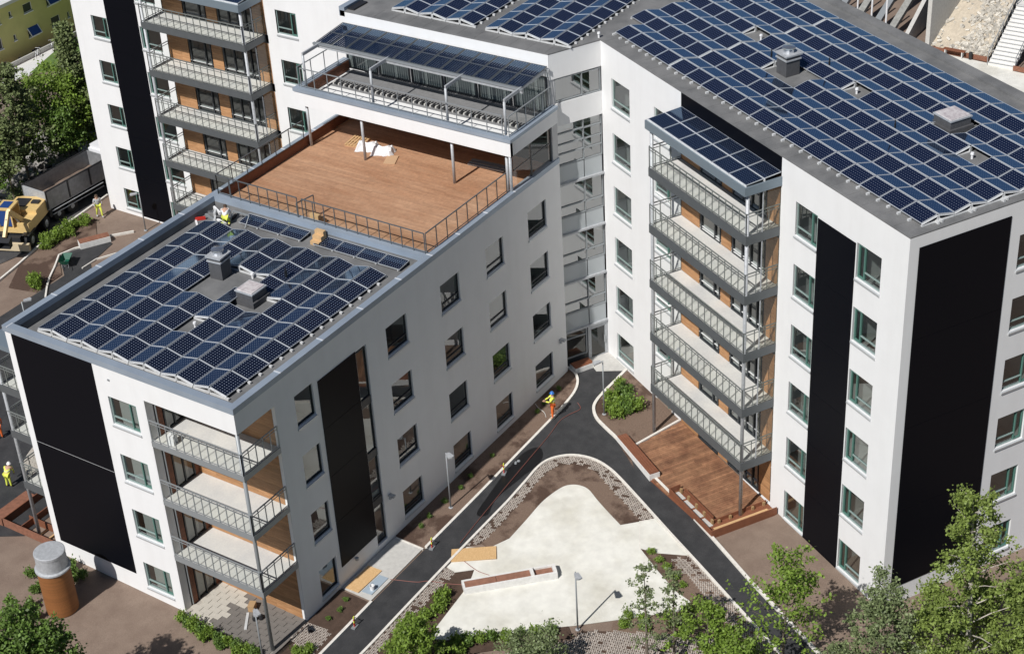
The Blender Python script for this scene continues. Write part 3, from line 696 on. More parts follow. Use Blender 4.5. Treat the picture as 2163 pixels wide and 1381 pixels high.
# ground floor: side light and entrance door
m = MB(); 
for (a, b, c, d) in ((.35, .42, .55, 2.2), (1.6, 1.67, .55, 2.2)): m.box(a, b, .03, .12, c, d)
for z in (.55, 1.75, 2.12): m.box(.42, 1.6, .03, .12, z, z + .06)
o = m.build('window', 'steel_mid', B, FS.p(0, 0, 0), FS.a); q = MB(); q.quad((.42, .08, .6), (1.6, .08, .6), (1.6, .08, 2.15), (.42, .08, 2.15)); q.build('pane', 'glass', o)
MB().box(.3, 1.68, .05, .2, -.2, .55).build('plinth', 'window_dark', B, FS.p(0, 0, 0), FS.a)
m = MB(); m.box(1.72, 1.86, .0, .15, .0, 2.2).box(2.86, 2.95, .0, .15, .0, 2.2).box(1.86, 2.86, .0, .15, 2.0, 2.2).box(1.86, 1.93, .02, .1, .05, 2.0).box(2.79, 2.86, .02, .1, .05, 2.0).box(1.93, 2.79, .02, .1, .05, .15).box(1.93, 2.79, .02, .1, 1.93, 2.0)
o = m.build('entrance_door', 'galvanised', B, FS.p(0, 0, 0), FS.a); q = MB(); q.quad((1.93, .06, .15), (2.79, .06, .15), (2.79, .06, 1.93), (1.93, .06, 1.93)); q.build('pane', 'glass', o)
MB().bar((2.72, -.04, .9), (2.72, -.04, 1.35), .03).build('handle', 'galvanised', o)

# -- stacked balconies in front of wood and glass walls (right wing and back wing)
def door_wall(fr, u0, z0, z1, zw):
    """one storey of the balcony back wall"""
    W = 7.85; m = MB()
    for (a, b) in ((.08, 1.62), (3.42, 4.22), (6.9, W - .05)):
        m = MB(); plank_wall(m, u0 + a, u0 + b, .02, z0 + .02, zw, .15); m.build('wood_siding', 'wood_cladding', B, fr.p(0, 0, 0), fr.a)['kind'] = 'stuff'
    f = MB(); g = MB()
    for (a, b, ms) in ((1.72, 3.36, (2.85,)), (4.3, 6.84, (5.05, 5.7, 6.3))):
        for e in (a, b - .07): f.box(u0 + e, u0 + e + .07, -.02, .1, z0, zw)
        for e in ms: f.box(u0 + e, u0 + e + .08, -.02, .1, z0 + .06, zw - .06)
        f.box(u0 + a, u0 + b, -.02, .1, z0, z0 + .06); f.box(u0 + a, u0 + b, -.02, .1, zw - .06, zw)
        g.quad((u0 + a, .05, z0), (u0 + b, .05, z0), (u0 + b, .05, zw), (u0 + a, .05, zw))
    o = f.build('glass_door', 'window_dark', B, fr.p(0, 0, 0), fr.a); g.build('pane', 'glass', o)
    r = MB(); a0, a1, d = u0 + .2, u0 + 7.7, 2.6
    r.quad((a0, .12, z0), (a1, .12, z0), (a1, d, z0), (a0, d, z0), 1); r.quad((a0, d, z0), (a1, d, z0), (a1, d, zw), (a0, d, zw)); r.quad((a0, .12, zw), (a0, d, zw), (a1, d, zw), (a1, .12, zw))
    r.quad((a0, .12, z0), (a0, d, z0), (a0, d, zw), (a0, .12, zw)); r.quad((a1, .12, z0), (a1, .12, zw), (a1, d, zw), (a1, d, z0)); r.quad((u0 + 3.8, .12, z0), (u0 + 3.8, d, z0), (u0 + 3.8, d, zw), (u0 + 3.8, .12, zw))
    r.build('interior', ['interior_wall', 'interior_floor'], o)
    MB().box(u0, u0 + W, .0, .2, zw, z1).build('lintel', 'steel_dark', B, fr.p(0, 0, 0), fr.a)
def balcony(fr, u0, u1, top, dep, fh, parent=B, right_screen=True):
    b = MB().box(u0 + .06, u1 - .06, -dep + .06, 0, top - .2, top).build('balcony', 'concrete_floor', parent, fr.p(0, 0, 0), fr.a)
    MB().box(u0, u1, -dep, -dep + .06, top - fh, top + .03).box(u0, u0 + .06, -dep + .06, 0, top - fh, top + .03).box(u1 - .06, u1, -dep + .06, 0, top - fh, top + .03).build('fascia', 'steel_dark', b)
    m = MB(); h = 1.08; zb = top + .03; g = MB()
    def run(a, c):
        a = Vector(a); c = Vector(c); L = (c - a).length; n = max(2, round(L / .52)); up = Vector((0, 0, 1))
        m.bar(a + up * h, c + up * h, .055, .04); m.bar(a + up * (h - .15), c + up * (h - .15), .03, .03); m.bar(a + up * .09, c + up * .09, .03, .03)
        for k in range(n + 1):
            p = a.lerp(c, k / n); m.bar(p, p + up * h, .034, .034)
        d = (c - a).normalized(); nn = Vector((-d.y, d.x, 0)) * .02
        g.quad(a + nn + up * .1, c + nn + up * .1, c + nn + up * (h - .17), a + nn + up * (h - .17))
    y = -dep + .03
    run((u0 + .04, y, zb), (u1 - .04, y, zb)); run((u0 + .04, 0, zb), (u0 + .04, y, zb)); run((u1 - .04, y, zb), (u1 - .04, 0, zb))
    m.build('railing', 'rail_grey', b); g.build('rail_glass', 'rail_glass', b)
    return b
def screen(fr, u, top, nxt, dep):
    m = MB(); m.box(u - .03, u, -.95, -.9, top, nxt).build('screen_frame', 'galvanised', B, fr.p(0, 0, 0), fr.a)
    s = MB(); s.quad((u, -.9, top + .05), (u, 0, top + .05), (u, 0, nxt - .05), (u, -.9, nxt - .05)); s.build('glass_screen', 'screen_glass', B, fr.p(0, 0, 0), fr.a)
def canopy_array(fr, u0, u1, dep, zf, name, label, n=6):
    MB().box(u0 - .05, u1 + .05, -dep - .12, -dep - .04, zf + .08, zf + .5).box(u0 - .05, u0 + .03, -dep - .04, 0, zf + .08, zf + .5).box(u1 - .03, u1 + .05, -dep - .04, 0, zf + .08, zf + .5).box(u0 + .03, u1 - .03, -dep - .04, 0, zf + .1, zf + .3).build('canopy', 'canopy_metal', B, fr.p(0, 0, 0), fr.a)
    arr = thing('solar_array', label, 'solar panels', fr.p(u0, -dep, zf + .5), fr.a)
    L = (u1 - u0 - .06) / n; Wd = (dep + .05) / 2; sl = .07
    for i in range(n):
        for r in range(2):
            o = link('solar_panel', panel_mesh(L - .04, Wd - .03, 'pv_canopy'), arr, (.03 + (i + .5) * L, -.02 + (r + .5) * Wd * math.cos(sl), .06 + (r + .5) * Wd * math.sin(sl)), rot=(sl, 0, 0))
    MB().box(0, u1 - u0, -.04, .0, 0, .05).box(0, u1 - u0, dep * .5, dep * .5 + .05, .0, .12).build('mounting_rail', 'tray', arr)
PM = {}
def panel_mesh(L, W, mt='pv', fw=.018):
    key = (round(L, 3), round(W, 3), mt)
    if key in PM: return PM[key]
    m = MB(); x, y = L / 2, W / 2
    m.box(-x, x, -y, -y + fw, -.02, .02, 1).box(-x, x, y - fw, y, -.02, .02, 1).box(-x, -x + fw, -y + fw, y - fw, -.02, .02, 1).box(x - fw, x, -y + fw, y - fw, -.02, .02, 1)
    m.box(-x + fw, x - fw, -y + fw, y - fw, -.01, .012, 0)
    PM[key] = m.mesh('solar_panel', [mt, 'pv_frame']); return PM[key]
zCb = [14.9, 11.9, 8.88, 5.85, 2.8]; zBb = [15.12, 12.2, 9.3, 6.4, 3.5]
for fr, u0, u1, tops, zlow, ztop, dep, zg in ((FC, 7.18, 15.05, zCb, -.15, 16.85, 1.78, -.15), (FB, 7.53, 15.2, zBb, .4, 17.0, 1.8, .4)):
    for i, z in enumerate(tops):
        b = balcony(fr, u0, u1, z, dep, .42 if fr is FC else .36)
        screen(fr, u1, z, (tops[i - 1] - .42) if i else ztop, dep)
    lv = [ztop + .35] + tops + [zlow]
    for i in range(len(lv) - 1): door_wall(fr, u0, lv[i + 1], lv[i], lv[i + 1] + 2.42)
    for u in (u0 + .12, u1 - .1):
        MB().tube([(u, -dep + .12, zg - .2), (u, -dep + .12, ztop)], .085, 12).build('column', 'galvanised', B, fr.p(0, 0, 0), fr.a, smooth=True)
canopy_array(FC, 7.18, 15.05, 1.8, 16.85, 'c', 'two rows of solar panels on the canopy above the right wing balconies')
canopy_array(FB, 7.53, 15.2, 1.8, 17.0, 'b', 'solar panels on the balcony canopy cut by the top edge, upper left')
# -- balconies at the open corner of the low wing
zAb = [9.45, 6.33, 3.24]
for z in zAb:
    b = MB().box(.05, 2.36, .05, 5.1, z - .2, z).build('balcony', 'concrete_floor', B)
    MB().box(0, .05, 0, 5.12, z - .26, z + .03).box(.05, 2.36, 0, .05, z - .26, z + .03).build('fascia', 'steel_mid', b)
    m = MB(); h = 1.08; g = MB()
    for a, c in (((.03, 5.08), (.03, .03)), ((.03, .03), (2.32, .03))):
        a = Vector((*a, z + .03)); c = Vector((*c, z + .03)); n = round((c - a).length / .46)
        m.bar(a + Vector((0, 0, h)), c + Vector((0, 0, h)), .055, .04); m.bar(a + Vector((0, 0, h - .15)), c + Vector((0, 0, h - .15)), .025, .025); m.bar(a + Vector((0, 0, .08)), c + Vector((0, 0, .08)), .03, .03)
        for k in range(n + 1):
            p = a.lerp(c, k / n); m.bar(p, p + Vector((0, 0, h)), .034, .034)
        d = (c - a).normalized(); nn = Vector((-d.y, d.x, 0)) * .02
        g.quad(a + nn + Vector((0, 0, .1)), c + nn + Vector((0, 0, .1)), c + nn + Vector((0, 0, h - .17)), a + nn + Vector((0, 0, h - .17)))
    m.build('railing', 'steel_mid', b); g.build('rail_glass', 'rail_glass', b)
lv = [11.57] + zAb + [-.1]
for i in range(4):
    z0 = lv[i + 1]; z1 = lv[i] - (.26 if i else 0); m = MB()
    plank_wall(m, .05, 4.9, .0, z0 + .02, z1 - .02, .15); m.build('wood_siding', 'wood_cladding', B, (2.37, 5.1, 0), -PI / 2)['kind'] = 'stuff'
    # door wall facing the courtyard side
    for (a_, b_) in ((.5, .85), (2.1, 2.34)):
        m = MB(); plank_wall(m, a_, b_, 0, z0, z1 - .1, .15); m.build('wood_siding', 'wood_brown', B, (0, 5.1, 0))['kind'] = 'stuff'
    f = MB(); 
    for u in (.9, 1.45, 2.02): f.box(u, u + .07, -.04, .06, z0, z0 + 2.3)
    f.box(.9, 2.09, -.04, .06, z0, z0 + .08).box(.9, 2.09, -.04, .06, z0 + 2.24, z0 + 2.3)
    o = f.build('glass_door', 'window_dark', B, (0, 5.1, 0)); g = MB(); g.quad((.9, .01, z0), (2.05, .01, z0), (2.05, .01, z0 + 2.3), (.9, .01, z0 + 2.3)); g.build('pane', 'glass', o)
    r = MB(); r.quad((.4, .1, z0), (2.3, .1, z0), (2.3, 2, z0), (.4, 2, z0), 1); r.quad((.4, 2, z0), (2.3, 2, z0), (2.3, 2, z1), (.4, 2, z1)); r.quad((2.3, .1, z0), (2.3, .1, z1), (2.3, 2, z1), (2.3, 2, z0)); r.quad((.4, .1, z0), (.4, 2, z0), (.4, 2, z1), (.4, .1, z1)); r.quad((.4, .1, z1), (2.3, .1, z1), (2.3, 2, z1), (.4, 2, z1)); r.build('interior', ['interior_wall', 'interior_floor'], o)
    MB().box(.9, 2.1, -.02, .05, z0 + 2.3, z1).build('lintel', 'window_dark', B, (0, 5.1, 0))
MB().box(.0, .42, 5.1, 5.16, -.5, 11.57).build('pier', 'white_render', B)
MB().quad((2.5, .2, -.4), (2.5, 5.2, -.4), (2.5, 5.2, 11.6), (2.5, .2, 11.6)).build('inner_wall', 'interior_wall', B)
MB().tube([(.12, .12, -.3), (.12, .12, 11.57)], .085, 12).build('column', 'steel_mid', B, smooth=True)
MB().tube([(.5, 5.05, .1), (.5, 5.05, 11.5)], .03, 6).build('downpipe', 'steel_mid', B)
# -- balconies on the hidden left side of the low wing, seen past the corner
for z in (9.0, 6.45, 3.5):
    balcony(FAL, 16.9, 24.4, z, 1.75, .38)
for u in (17.0, 24.3): MB().tube([(u, -1.65, .2), (u, -1.65, 11.2)], .085, 12).build('column', 'galvanised', B, FAL.p(0, 0, 0), FAL.a, smooth=True)
MB().box(16.85, 24.45, -1.9, 0, 11.15, 11.4).build('canopy', 'canopy_metal', B, FAL.p(0, 0, 0), FAL.a)

# ------------------------------------------------------------ solar arrays on the roofs
# east-west tents: ridge -> D (dark, facing the viewer) and B panels
def tent_array(label, fr, s_starts, pitch_s, cols, n0, pitch_n, rows_of, skip, z, mt, first, dirn=1):
    """fr local x runs along the ridges, y across. cols: number of half tents; first: 'B' or 'D' for column 0.
    A column facing -y is D, facing +y is B; ridges lie between B|D pairs."""
    arr = thing('solar_array', label, 'solar panels', fr.p(0, 0, z), fr.a)
    Wn = pitch_n * .965; slope = .215; rise = Wn * math.sin(slope); half = Wn * math.cos(slope)
    trays = MB(); zv = .12
    for j in range(cols):
        # which edge is the ridge
        kind = first if j % 2 == 0 else ('D' if first == 'B' else 'B')
        n_lo = n0 + j * pitch_n; n_hi = n_lo + pitch_n
        # columns listed from low y to high y: D column ridge on its high side, B column ridge on its low side
        ridge_hi = (kind == 'D')
        nc = (n_hi - .030 - half / 2 - .003) if ridge_hi else (n_lo + .030 + half / 2 + .003)
        ang = slope if ridge_hi else -slope
        for i in rows_of(j):
            if (i, j) in skip: continue
            s0 = s_starts(i)
            o = link('solar_panel', panel_mesh(pitch_s(i) - .04, Wn, mt), arr, (s0 + pitch_s(i) / 2, nc, zv + rise / 2 + .02), rot=(ang, 0, 0))
            for e in (s0, s0 + pitch_s(i)):
                a = (e, nc - half / 2, zv - .03 + (0 if ridge_hi else rise)); b = (e, nc + half / 2, zv - .03 + (rise if ridge_hi else 0))
                trays.bar(a, b, .062, .03, 0); 
                trays.bar((e, nc - half / 2, .03), (e, nc + half / 2, .03), .10, .05, 0)
                rn = nc + (half / 2 if ridge_hi else -half / 2); trays.bar((e, rn, .03), (e, rn, zv + rise - .03), .05, .05, 0)
    if first == 'D':
        i0 = 0; 
        for i in rows_of(0):
            for e in (s_starts(i), s_starts(i) + pitch_s(i) / 2): trays.box(e - .05, e + .05, n0 - .13, n0 + .02, .0, .09)
        for i in (max(rows_of(0)),):
            for j in range(1, cols, 2): e = s_starts(i) + pitch_s(i); trays.box(e + .02, e + .22, n0 + j * pitch_n - .16, n0 + j * pitch_n - .06, .0, .12); trays.box(e + .02, e + .18, n0 + j * pitch_n + .04, n0 + j * pitch_n + .13, .0, .12)
    trays.build('mounting_frame', 'tray', arr)['kind'] = 'stuff'
    return arr
# low roof: columns from low y: j=0 'D' at y 1.2.. ; ridge between j0 and j1 ...
skA = {(4, 11 - 4), (4, 11 - 5), (4, 11 - 7), (4, 11 - 8), (5, 11 - 4), (5, 11 - 5), (5, 11 - 6), (2, 11 - 6)}
tent_array('dense tented solar panels covering the lowest roof beside its chimney', Frame((0, 0), 0), lambda i: 1.03 + 1.37 * i, lambda i: 1.37, 12, 1.30, .908, lambda j: range(8), skA, 12.26, 'pv', 'D')
arr = thing('solar_array', 'single flat row of solar panels beside the roof terrace railing', 'solar panels', (0, 0, 12.26))
for y in (10.0, 8.72, 7.44, 5.46, 4.2, 2.94, 1.68):
    link('solar_panel', panel_mesh(.80, 1.22, 'pv'), arr, (13.05, y, .16), rot=(0, -.10, 0))
    MB().box(12.7, 12.76, y - .5, y - .44, 0, .1).box(13.3, 13.36, y - .5, y - .44, 0, .16).build('mounting_foot', 'tray', arr)
# right wing roof
def ssC(i): return -0.08 + 1.21 * i if i < 4 else 4.87 + 1.293 * (i - 4)
def psC(i): return 1.21 if i < 4 else 1.293
skC = {(3, 6), (4 + 5, 6), (4 + 11, 6), (4 + 9, 7), (4 + 9, 8), (4 + 2, 4), (4 + 2, 5), (4 + 3, 4), (4 + 3, 5)}
stC = {0: 0, 1: 0, 2: -1, 3: -1, 4: -1, 5: -1, 6: -2, 7: -2, 8: -3, 9: -3, 10: -4, 11: -4}
tent_array('large field of tented solar panels on the right wing roof', FC, ssC, psC, 12, .87, .825, lambda j: range(stC[j], 18), skC, 18.315, 'pv_line', 'D')
tent_array('solar panels right of centre on the top roof, nearest the stair corner', Frame((0, 0), 0), lambda i: 25.8 + 1.13 * i, lambda i: 1.13, 6, -.12, .81, lambda j: range(7 + (1 if j > 3 else 0)), set(), 18.315, 'pv_line', 'D')
tent_array('solar panels at the top left of the top roof above the pergola', Frame((0, 0), 0), lambda i: 25.85 + 1.15 * i, lambda i: 1.15, 6, 5.45, .85, lambda j: range(7), set(), 18.315, 'pv_line', 'D')

# ------------------------------------------------------------ roof objects (parts of the building)
def chimney(loc, rz, w, d, h, z):
    c = MB().box(-w / 2, w / 2, -d / 2, d / 2, 0, h).build('chimney', 'chimney_grey', B, (loc[0], loc[1], z), rz)
    MB().box(-w / 2 - .08, w / 2 + .08, -d / 2 - .08, d / 2 + .08, h, h + .07).box(-w / 2 - .05, w / 2 + .05, -d / 2 - .05, d / 2 + .05, h - .22, h - .15).build('chimney_cap', 'galvanised', c)
    MB().lathe([(w * .34, h + .07), (w * .34, h + .25), (w * .42, h + .27), (w * .40, h + .33), (w * .1, h + .38)], n=12).build('cowl', 'steel_shiny', c)
chimney((8.55, 8.15), .1, .72, .68, 1.1, 12.25)
pc = FC.xy(8.35, 5.1); chimney(pc, aC, .75, .75, 1.0, 18.3)
def hatch(loc, rz, w, z):
    c = MB().box(-w / 2 - .1, w / 2 + .1, -w / 2 - .1, w / 2 + .1, 0, .28).box(-w / 2, w / 2, -w / 2, w / 2, .28, .62).build('roof_hatch', 'chimney_grey', B, (loc[0], loc[1], z), rz)
    MB().box(-w / 2 - .04, w / 2 + .04, -w / 2 - .04, w / 2 + .04, .62, .68).build('hatch_frame', 'galvanised', c)
    MB().box(-w / 2 + .04, w / 2 - .04, -w / 2 + .04, w / 2 - .04, .68, .72).build('hatch_dome', 'dome_plastic', c)
hatch((7.55, 5.45), 0, .95, 12.25); hatch(FC.xy(16.9, 7.5), aC, 1.1, 18.3)
for (x, y, z) in ((9.05, 6.7, 12.25), (4.6, 6.2, 12.25), (*FC.xy(4.5, 6.3), 18.3), (*FC.xy(11.9, 6.3), 18.3), (*FC.xy(19.6, 6.3), 18.3), (27.5, .2 - 1.0, 18.3)):
    MB().lathe([(.05, 0), (.05, .2), (.085, .22), (.07, .3)], n=10).build('roof_vent', 'snow_white', B, (x, y, z))
for (x, y, z) in ((9.6, 5.15, 12.4), (*FC.xy(6.9, 5.2), 18.4), (*FC.xy(9.2, 6.8), 18.4), (*FC.xy(16.0, 5.15), 18.4)):
    MB().tube([(0, 0, 0), (0, 0, .55)], .035, 6).box(-.07, .07, -.02, .02, .1, .4).build('lightning_rod', 'plastic_black', B, (x, y, z))
for (x, y) in ((2.3, 11.9),): pass
MB().box(24.95, 26.1, 12.3, 12.7, 18.31, 18.4).build('black_roof_strip', 'plastic_black', B)  # raised black strip along the inside of the left coping

# ------------------------------------------------------------ ground-level timber terrace by the right wing
def deck_c():
    t = thing('timber_terrace', 'brown timber ground-floor terrace below the stacked balconies with open plank ends', 'wooden terrace')
    poly = [FC.xy(7.3, -.05), FC.xy(7.95, -3.3), FC.xy(10.4, -3.95), FC.xy(15.2, -3.65), FC.xy(15.7, -.06)]
    top = .02
    def zt(x, y): return gz(x, y) + .10
    MB().prism(poly, -.2, .05, gf=gz).build('deck_base', 'wood_brown', t)
    m = MB(); s = 7.3; rnd = random.Random(9)
    # boards run across, from the wall towards the path
    while s < 14.72:
        n1 = -.07; lo = -3.85 if s > 10.2 else (-3.4 - .15 * (s - 8) if s > 7.95 else -.1 - 3.3 * (s - 7.3) / .65)
        lim = max(lo, -3.05) if s > 11.9 else lo
        n = n1; L = rnd.uniform(1.0, 2.6)
        while n > lim + .02:
            e = max(n - L, lim); a = FC.xy(s, n - .002); b = FC.xy(s + .125, n - .002); c = FC.xy(s + .125, e + .002); d = FC.xy(s, e + .002)
            m.prism([a, b, c, d], .05, .10 + rnd.uniform(0, .004), gf=gz); n = e; L = 2.8
        s += .135
    o = m.build('deck_planks', 'deck_wood_dark', t); o['kind'] = 'stuff'
    # open end boxes: outer boards, joists and blocks
    def board(a, b, z0, z1, w=.045, mt='wood_brown', nm='edge_board'):
        a = FC.xy(*a); b = FC.xy(*b); g0 = gz(*a); g1 = gz(*b)
        MB().bar((*a, g0 + (z0 + z1) / 2), (*b, g1 + (z0 + z1) / 2), w, z1 - z0).build(nm, mt, t)
    board((11.95, -3.72), (15.62, -3.72), -.15, .42); board((15.62, -3.70), (15.72, -.1), -.15, .42); board((11.95, -3.68), (11.95, -3.1), -.1, .42)
    board((12.3, -3.05), (14.75, -3.05), .08, .40); board((12.3, -3.12), (14.75, -3.12), -.05, .30)
    board((14.80, -3.1), (14.85, -.1), -.05, .24)
    for k in range(4):
        p = FC.xy(12.3 + k * .78, -3.42); MB().box(-.33, .33, -.2, .2, -.05, .075).build('edge_stone', 'concrete', t, (*p, gz(*p)), aC + .02 * k)
    for k in range(5):
        p = FC.xy(12.15 + k * .67, -3.17); MB().box(-.07, .07, -.05, .05, -.1, .31).build('post_block', 'block_wood', t, (*p, gz(*p)), aC)
    for k in range(5):
        p = FC.xy(14.93, -2.85 + k * .64); MB().box(-.05, .05, -.06, .06, -.1, .24).build('post_block', 'block_wood', t, (*p, gz(*p)), aC)
    board((15.18, -3.3), (15.28, -.3), .0, .06, .16, 'wood_pale', 'joist')
    board((15.5, -3.6), (15.58, -.2), .22, .27, .12, 'wood_pale', 'joist')
deck_c()
def bench_box(name, label, cat, poly_c, L, W, h, rz, slats=5, side='concrete_light', topm='wood_brown', base=.0):
    t = thing(name, label, cat, (poly_c[0], poly_c[1], gz(*poly_c)), rz)
    MB().box(-L / 2, L / 2, -W / 2, -W / 2 + .08, -.1, h - .02).box(-L / 2, L / 2, W / 2 - .08, W / 2, -.1, h - .02).box(-L / 2, -L / 2 + .08, -W / 2 + .08, W / 2 - .08, -.1, h - .02).box(L / 2 - .08, L / 2, -W / 2 + .08, W / 2 - .08, -.1, h - .02).build('base', side, t)
    sl = MB().box(-L / 2 + .02, L / 2 - .02, -(W - .04) / slats / 2 + .006, (W - .04) / slats / 2 - .006, 0, .045).mesh('slat', [topm])
    for i in range(slats): link('slat', sl, t, (0, -W / 2 + .02 + (i + .5) * (W - .04) / slats, h - .02))
    return t
c = FC.xy(8.8, -3.56); bench_box('planter_bench', 'long bench with brown slatted top on a white base along the timber terrace', 'bench', c, 3.6, .56, .36, aC - .08, 4)
# plaza bench: long concrete kerb bench with brown boards
t = thing('plaza_bench', 'long low concrete bench with brown board top in the middle of the pale plaza', 'bench', (9.15, -6.3, gz(9.15, -6.3)), math.atan2(-7.75 - -4.9, 10.9 - 8.05))
MB().box(-2.1, 2.25, -.42, -.30, 0, .34).box(-2.1, 2.25, .2, .30, 0, .3).box(1.05, 1.2, -.3, .2, 0, .40).box(2.1, 2.25, -.3, .2, 0, .40).box(-2.1, -2.0, -.3, .2, 0, .3).build('base', 'concrete_light', t)
for i, (a, b, z) in enumerate(((-2.0, -.55, .24), (-.53, 1.04, .24), (1.21, 2.09, .16))):
    MB().box(a, b, -.29, .19, z, z + .05).build('seat_board', 'seat_wood', t)
MB().box(1.21, 2.2, .32, .5, 0, .05).build('back_board', 'seat_wood', t)
bench_box('planter_bench', 'small white-edged box seat with rusty brown boards beside the glazed entrance', 'bench', FS.xy(.98, -.5), 1.15, .62, .32, aS, 4)
bench_box('planter_bench', 'concrete bench with reddish board lying beside the dark bed behind the low wing', 'bench', (22.3, 32.6), 1.9, .6, .4, -.55, 3, topm='corten')

# ------------------------------------------------------------ lamp posts
def lamp(x, y, h, rz, label):
    z = gz(x, y); t = thing('lamp_post', label, 'street lamp', (x, y, z), rz, 'street lamps round the building')
    MB().lathe([(.11, 0), (.11, .03), (.05, .05)], n=10).build('base', 'galvanised', t)
    MB().tube([(0, 0, .03), (0, 0, h)], [.042, .032], 8).build('pole', 'steel_mid', t, smooth=True)
    MB().bar((0, 0, h - .03), (.22, 0, h - .0), .035).build('arm', 'steel_mid', t)
    MB().prism([(.12, -.1), (.5, -.16), (.56, 0), (.5, .16), (.12, .1)], h - .01, h + .06).build('lamp_head', 'galvanised', t)
lamp(8.10, -10.66, 3.3, -2.3, 'grey lamp post standing at the lower edge of the pale plaza')
lamp(12.13, -1.07, 3.3, -2.0, 'slim lamp post in the narrow bed against the low wing wall')
lamp(22.37, -3.63, 3.3, 2.6, 'slim lamp post among the green shrubs near the glazed entrance')
lamp(25.01, 30.88, 2.6, 2.5, 'dark lamp post on bare soil between the low and back wings')
lamp(11.6, 26.8, 3.4, -.5, 'lamp post at the left edge beyond the low roof parapet')
lamp(-.75, -.1, 3.2, -2.2, 'tall lamp post outside the paved patio corner, bottom centre-left')

# ------------------------------------------------------------ round vent tower clad in timber
t = thing('vent_tower', 'round wood-clad vent tower with a wide steel cap by the end wall', 'vent tower', (-2.68, 10.12, gz(-2.7, 10.1)))
bm = MB().box(-.025, .025, -.018, .018, 0, 2.45).mesh('wood_slat', ['tower_wood'])
MB().lathe([(.70, -.2), (.70, 2.5)], n=32).build('core', 'wood_brown', t)
n = 84
for i in range(n):
    a = 2 * PI * i / n; link('wood_slat', bm, t, (.715 * math.cos(a), .715 * math.sin(a), random.uniform(-.0, .01)), a + PI / 2)
MB().lathe([(.80, 2.38), (.80, 2.46), (.70, 2.5), (.68, 3.15), (.70, 3.17), (.70, 3.3), (.66, 3.32)], n=40).build('steel_cap', 'galvanised', t, smooth=False)

# ------------------------------------------------------------ loose things on the ground
def flat(name, label, cat, poly, z0, z1, mt):
    cx = sum(p[0] for p in poly) / len(poly); cy = sum(p[1] for p in poly) / len(poly)
    o = MB().prism([(p[0] - cx, p[1] - cy) for p in poly], z0, z1).build(name, mt, None, (cx, cy, gz(cx, cy))); return tag(o, label, cat)
flat('wood_board', 'pale plywood sheets laid across the path edge at the plaza corner', 'board', [(9.62, -2.85), (10.85, -4.55), (10.1, -5.05), (8.86, -3.35)], .05, .075, 'osb')
flat('wood_board', 'pale plywood sheet on the concrete pad by the side door', 'board', [(6.70, -.18), (6.72, -.95), (4.95, -.92), (4.93, -.2)], .05, .075, 'osb')
flat('steel_plate', 'blue-grey mat lying next to the plywood on the concrete pad', 'plate', [(6.45, -1.0), (6.47, -1.5), (5.15, -1.52), (5.12, -.98)], .05, .065, 'plate_blue')
t = thing('bucket', 'small white bucket on the blue-grey mat', 'bucket', (5.45, -1.35, gz(5.4, -1.3) + .07)); MB().lathe([(.09, 0), (.12, .26), (.11, .26), (.09, .03)], n=14).build('body', 'snow_white', t); MB().tube([(-.12, 0, .25), (-.08, 0, .36), (0, 0, .4), (.08, 0, .36), (.12, 0, .25)], .008, 5).build('handle', 'steel_mid', t)
def beacon(x, y, label, lean):
    t = thing('marker_post', label, 'marker post', (x, y, gz(x, y)), lean, 'red and yellow marker posts on the kerb')
    MB().box(-.17, .17, -.1, .1, 0, .07).build('foot', 'steel_mid', t)
    MB().box(-.05, .05, -.02, .02, .07, .28).build('red_stripe', 'red_paint', t); MB().box(-.05, .05, -.02, .02, .40, .50).build('red_stripe', 'red_paint', t)
    MB().box(-.05, .05, -.02, .02, .28, .40).box(-.045, .045, -.02, .02, .50, .62).build('yellow_stripe', 'hivis_yellow', t)
    MB().bar((.05, .0, .5), (.55, .35, .02), .025).build('barrier_tape', 'red_paint', t)
beacon(15.65, -1.85, 'red and yellow marker post at the kerb beside the wet patch of path', .3)
beacon(9.25, -2.0, 'red and yellow marker post on the kerb near the concrete pad', .2)
beacon(3.14, -2.1, 'red and yellow marker post lowest on the path kerb, by the foreground', .1)
def hose(label, pts, mt, r=.015):
    P = smooth_line(pts, 6); o = MB().tube([(p[0], p[1], gz(p[0], p[1]) + .045) for p in P], r, 5).build('hose', mt); return tag(o, label, 'hose')
hose('long red-brown hose running down the asphalt path from the worker', [(22.5, -1.95), (22.1, -2.35), (21.37, -2.1), (20.64, -1.98), (19.33, -2.15), (17.42, -2.3), (14.93, -2.5), (12.13, -2.75), (10.2, -2.95)], 'hose_red')
hose('red-brown hose crossing the path towards the plaza bench', [(6.45, -1.6), (6.59, -1.94), (6.93, -2.76), (7.26, -3.19), (7.61, -4.14), (8.0, -4.93)], 'hose_red')
hose('thin orange cable looped over the plaza by the bench end', [(9.3, -3.6), (9.0, -4.7), (9.0, -5.5), (8.6, -5.6), (8.03, -4.95)], 'hose_red', .014)
def misc_rock(name, label, cat, x, y, s, mt, z=None, n=3):
    m = MB(); rnd = random.Random(int(x * 77) ^ int(y * 31))
    for i in range(n):
        p = (rnd.uniform(-s, s), rnd.uniform(-s, s)); q = rnd.uniform(.3, .6) * s
        m.lathe([(q * .8, 0), (q, q * .35), (q * .7, q * .8), (q * .2, q)], c=(p[0], p[1], 0), n=7)
    o = m.build(name, mt, None, (x, y, gz(x, y) if z is None else z)); return tag(o, label, cat)
misc_rock('work_light', 'small pile of grey kit on the kerb above the red and yellow marker', 'equipment', 16.7, -1.9, .18, 'steel_mid')
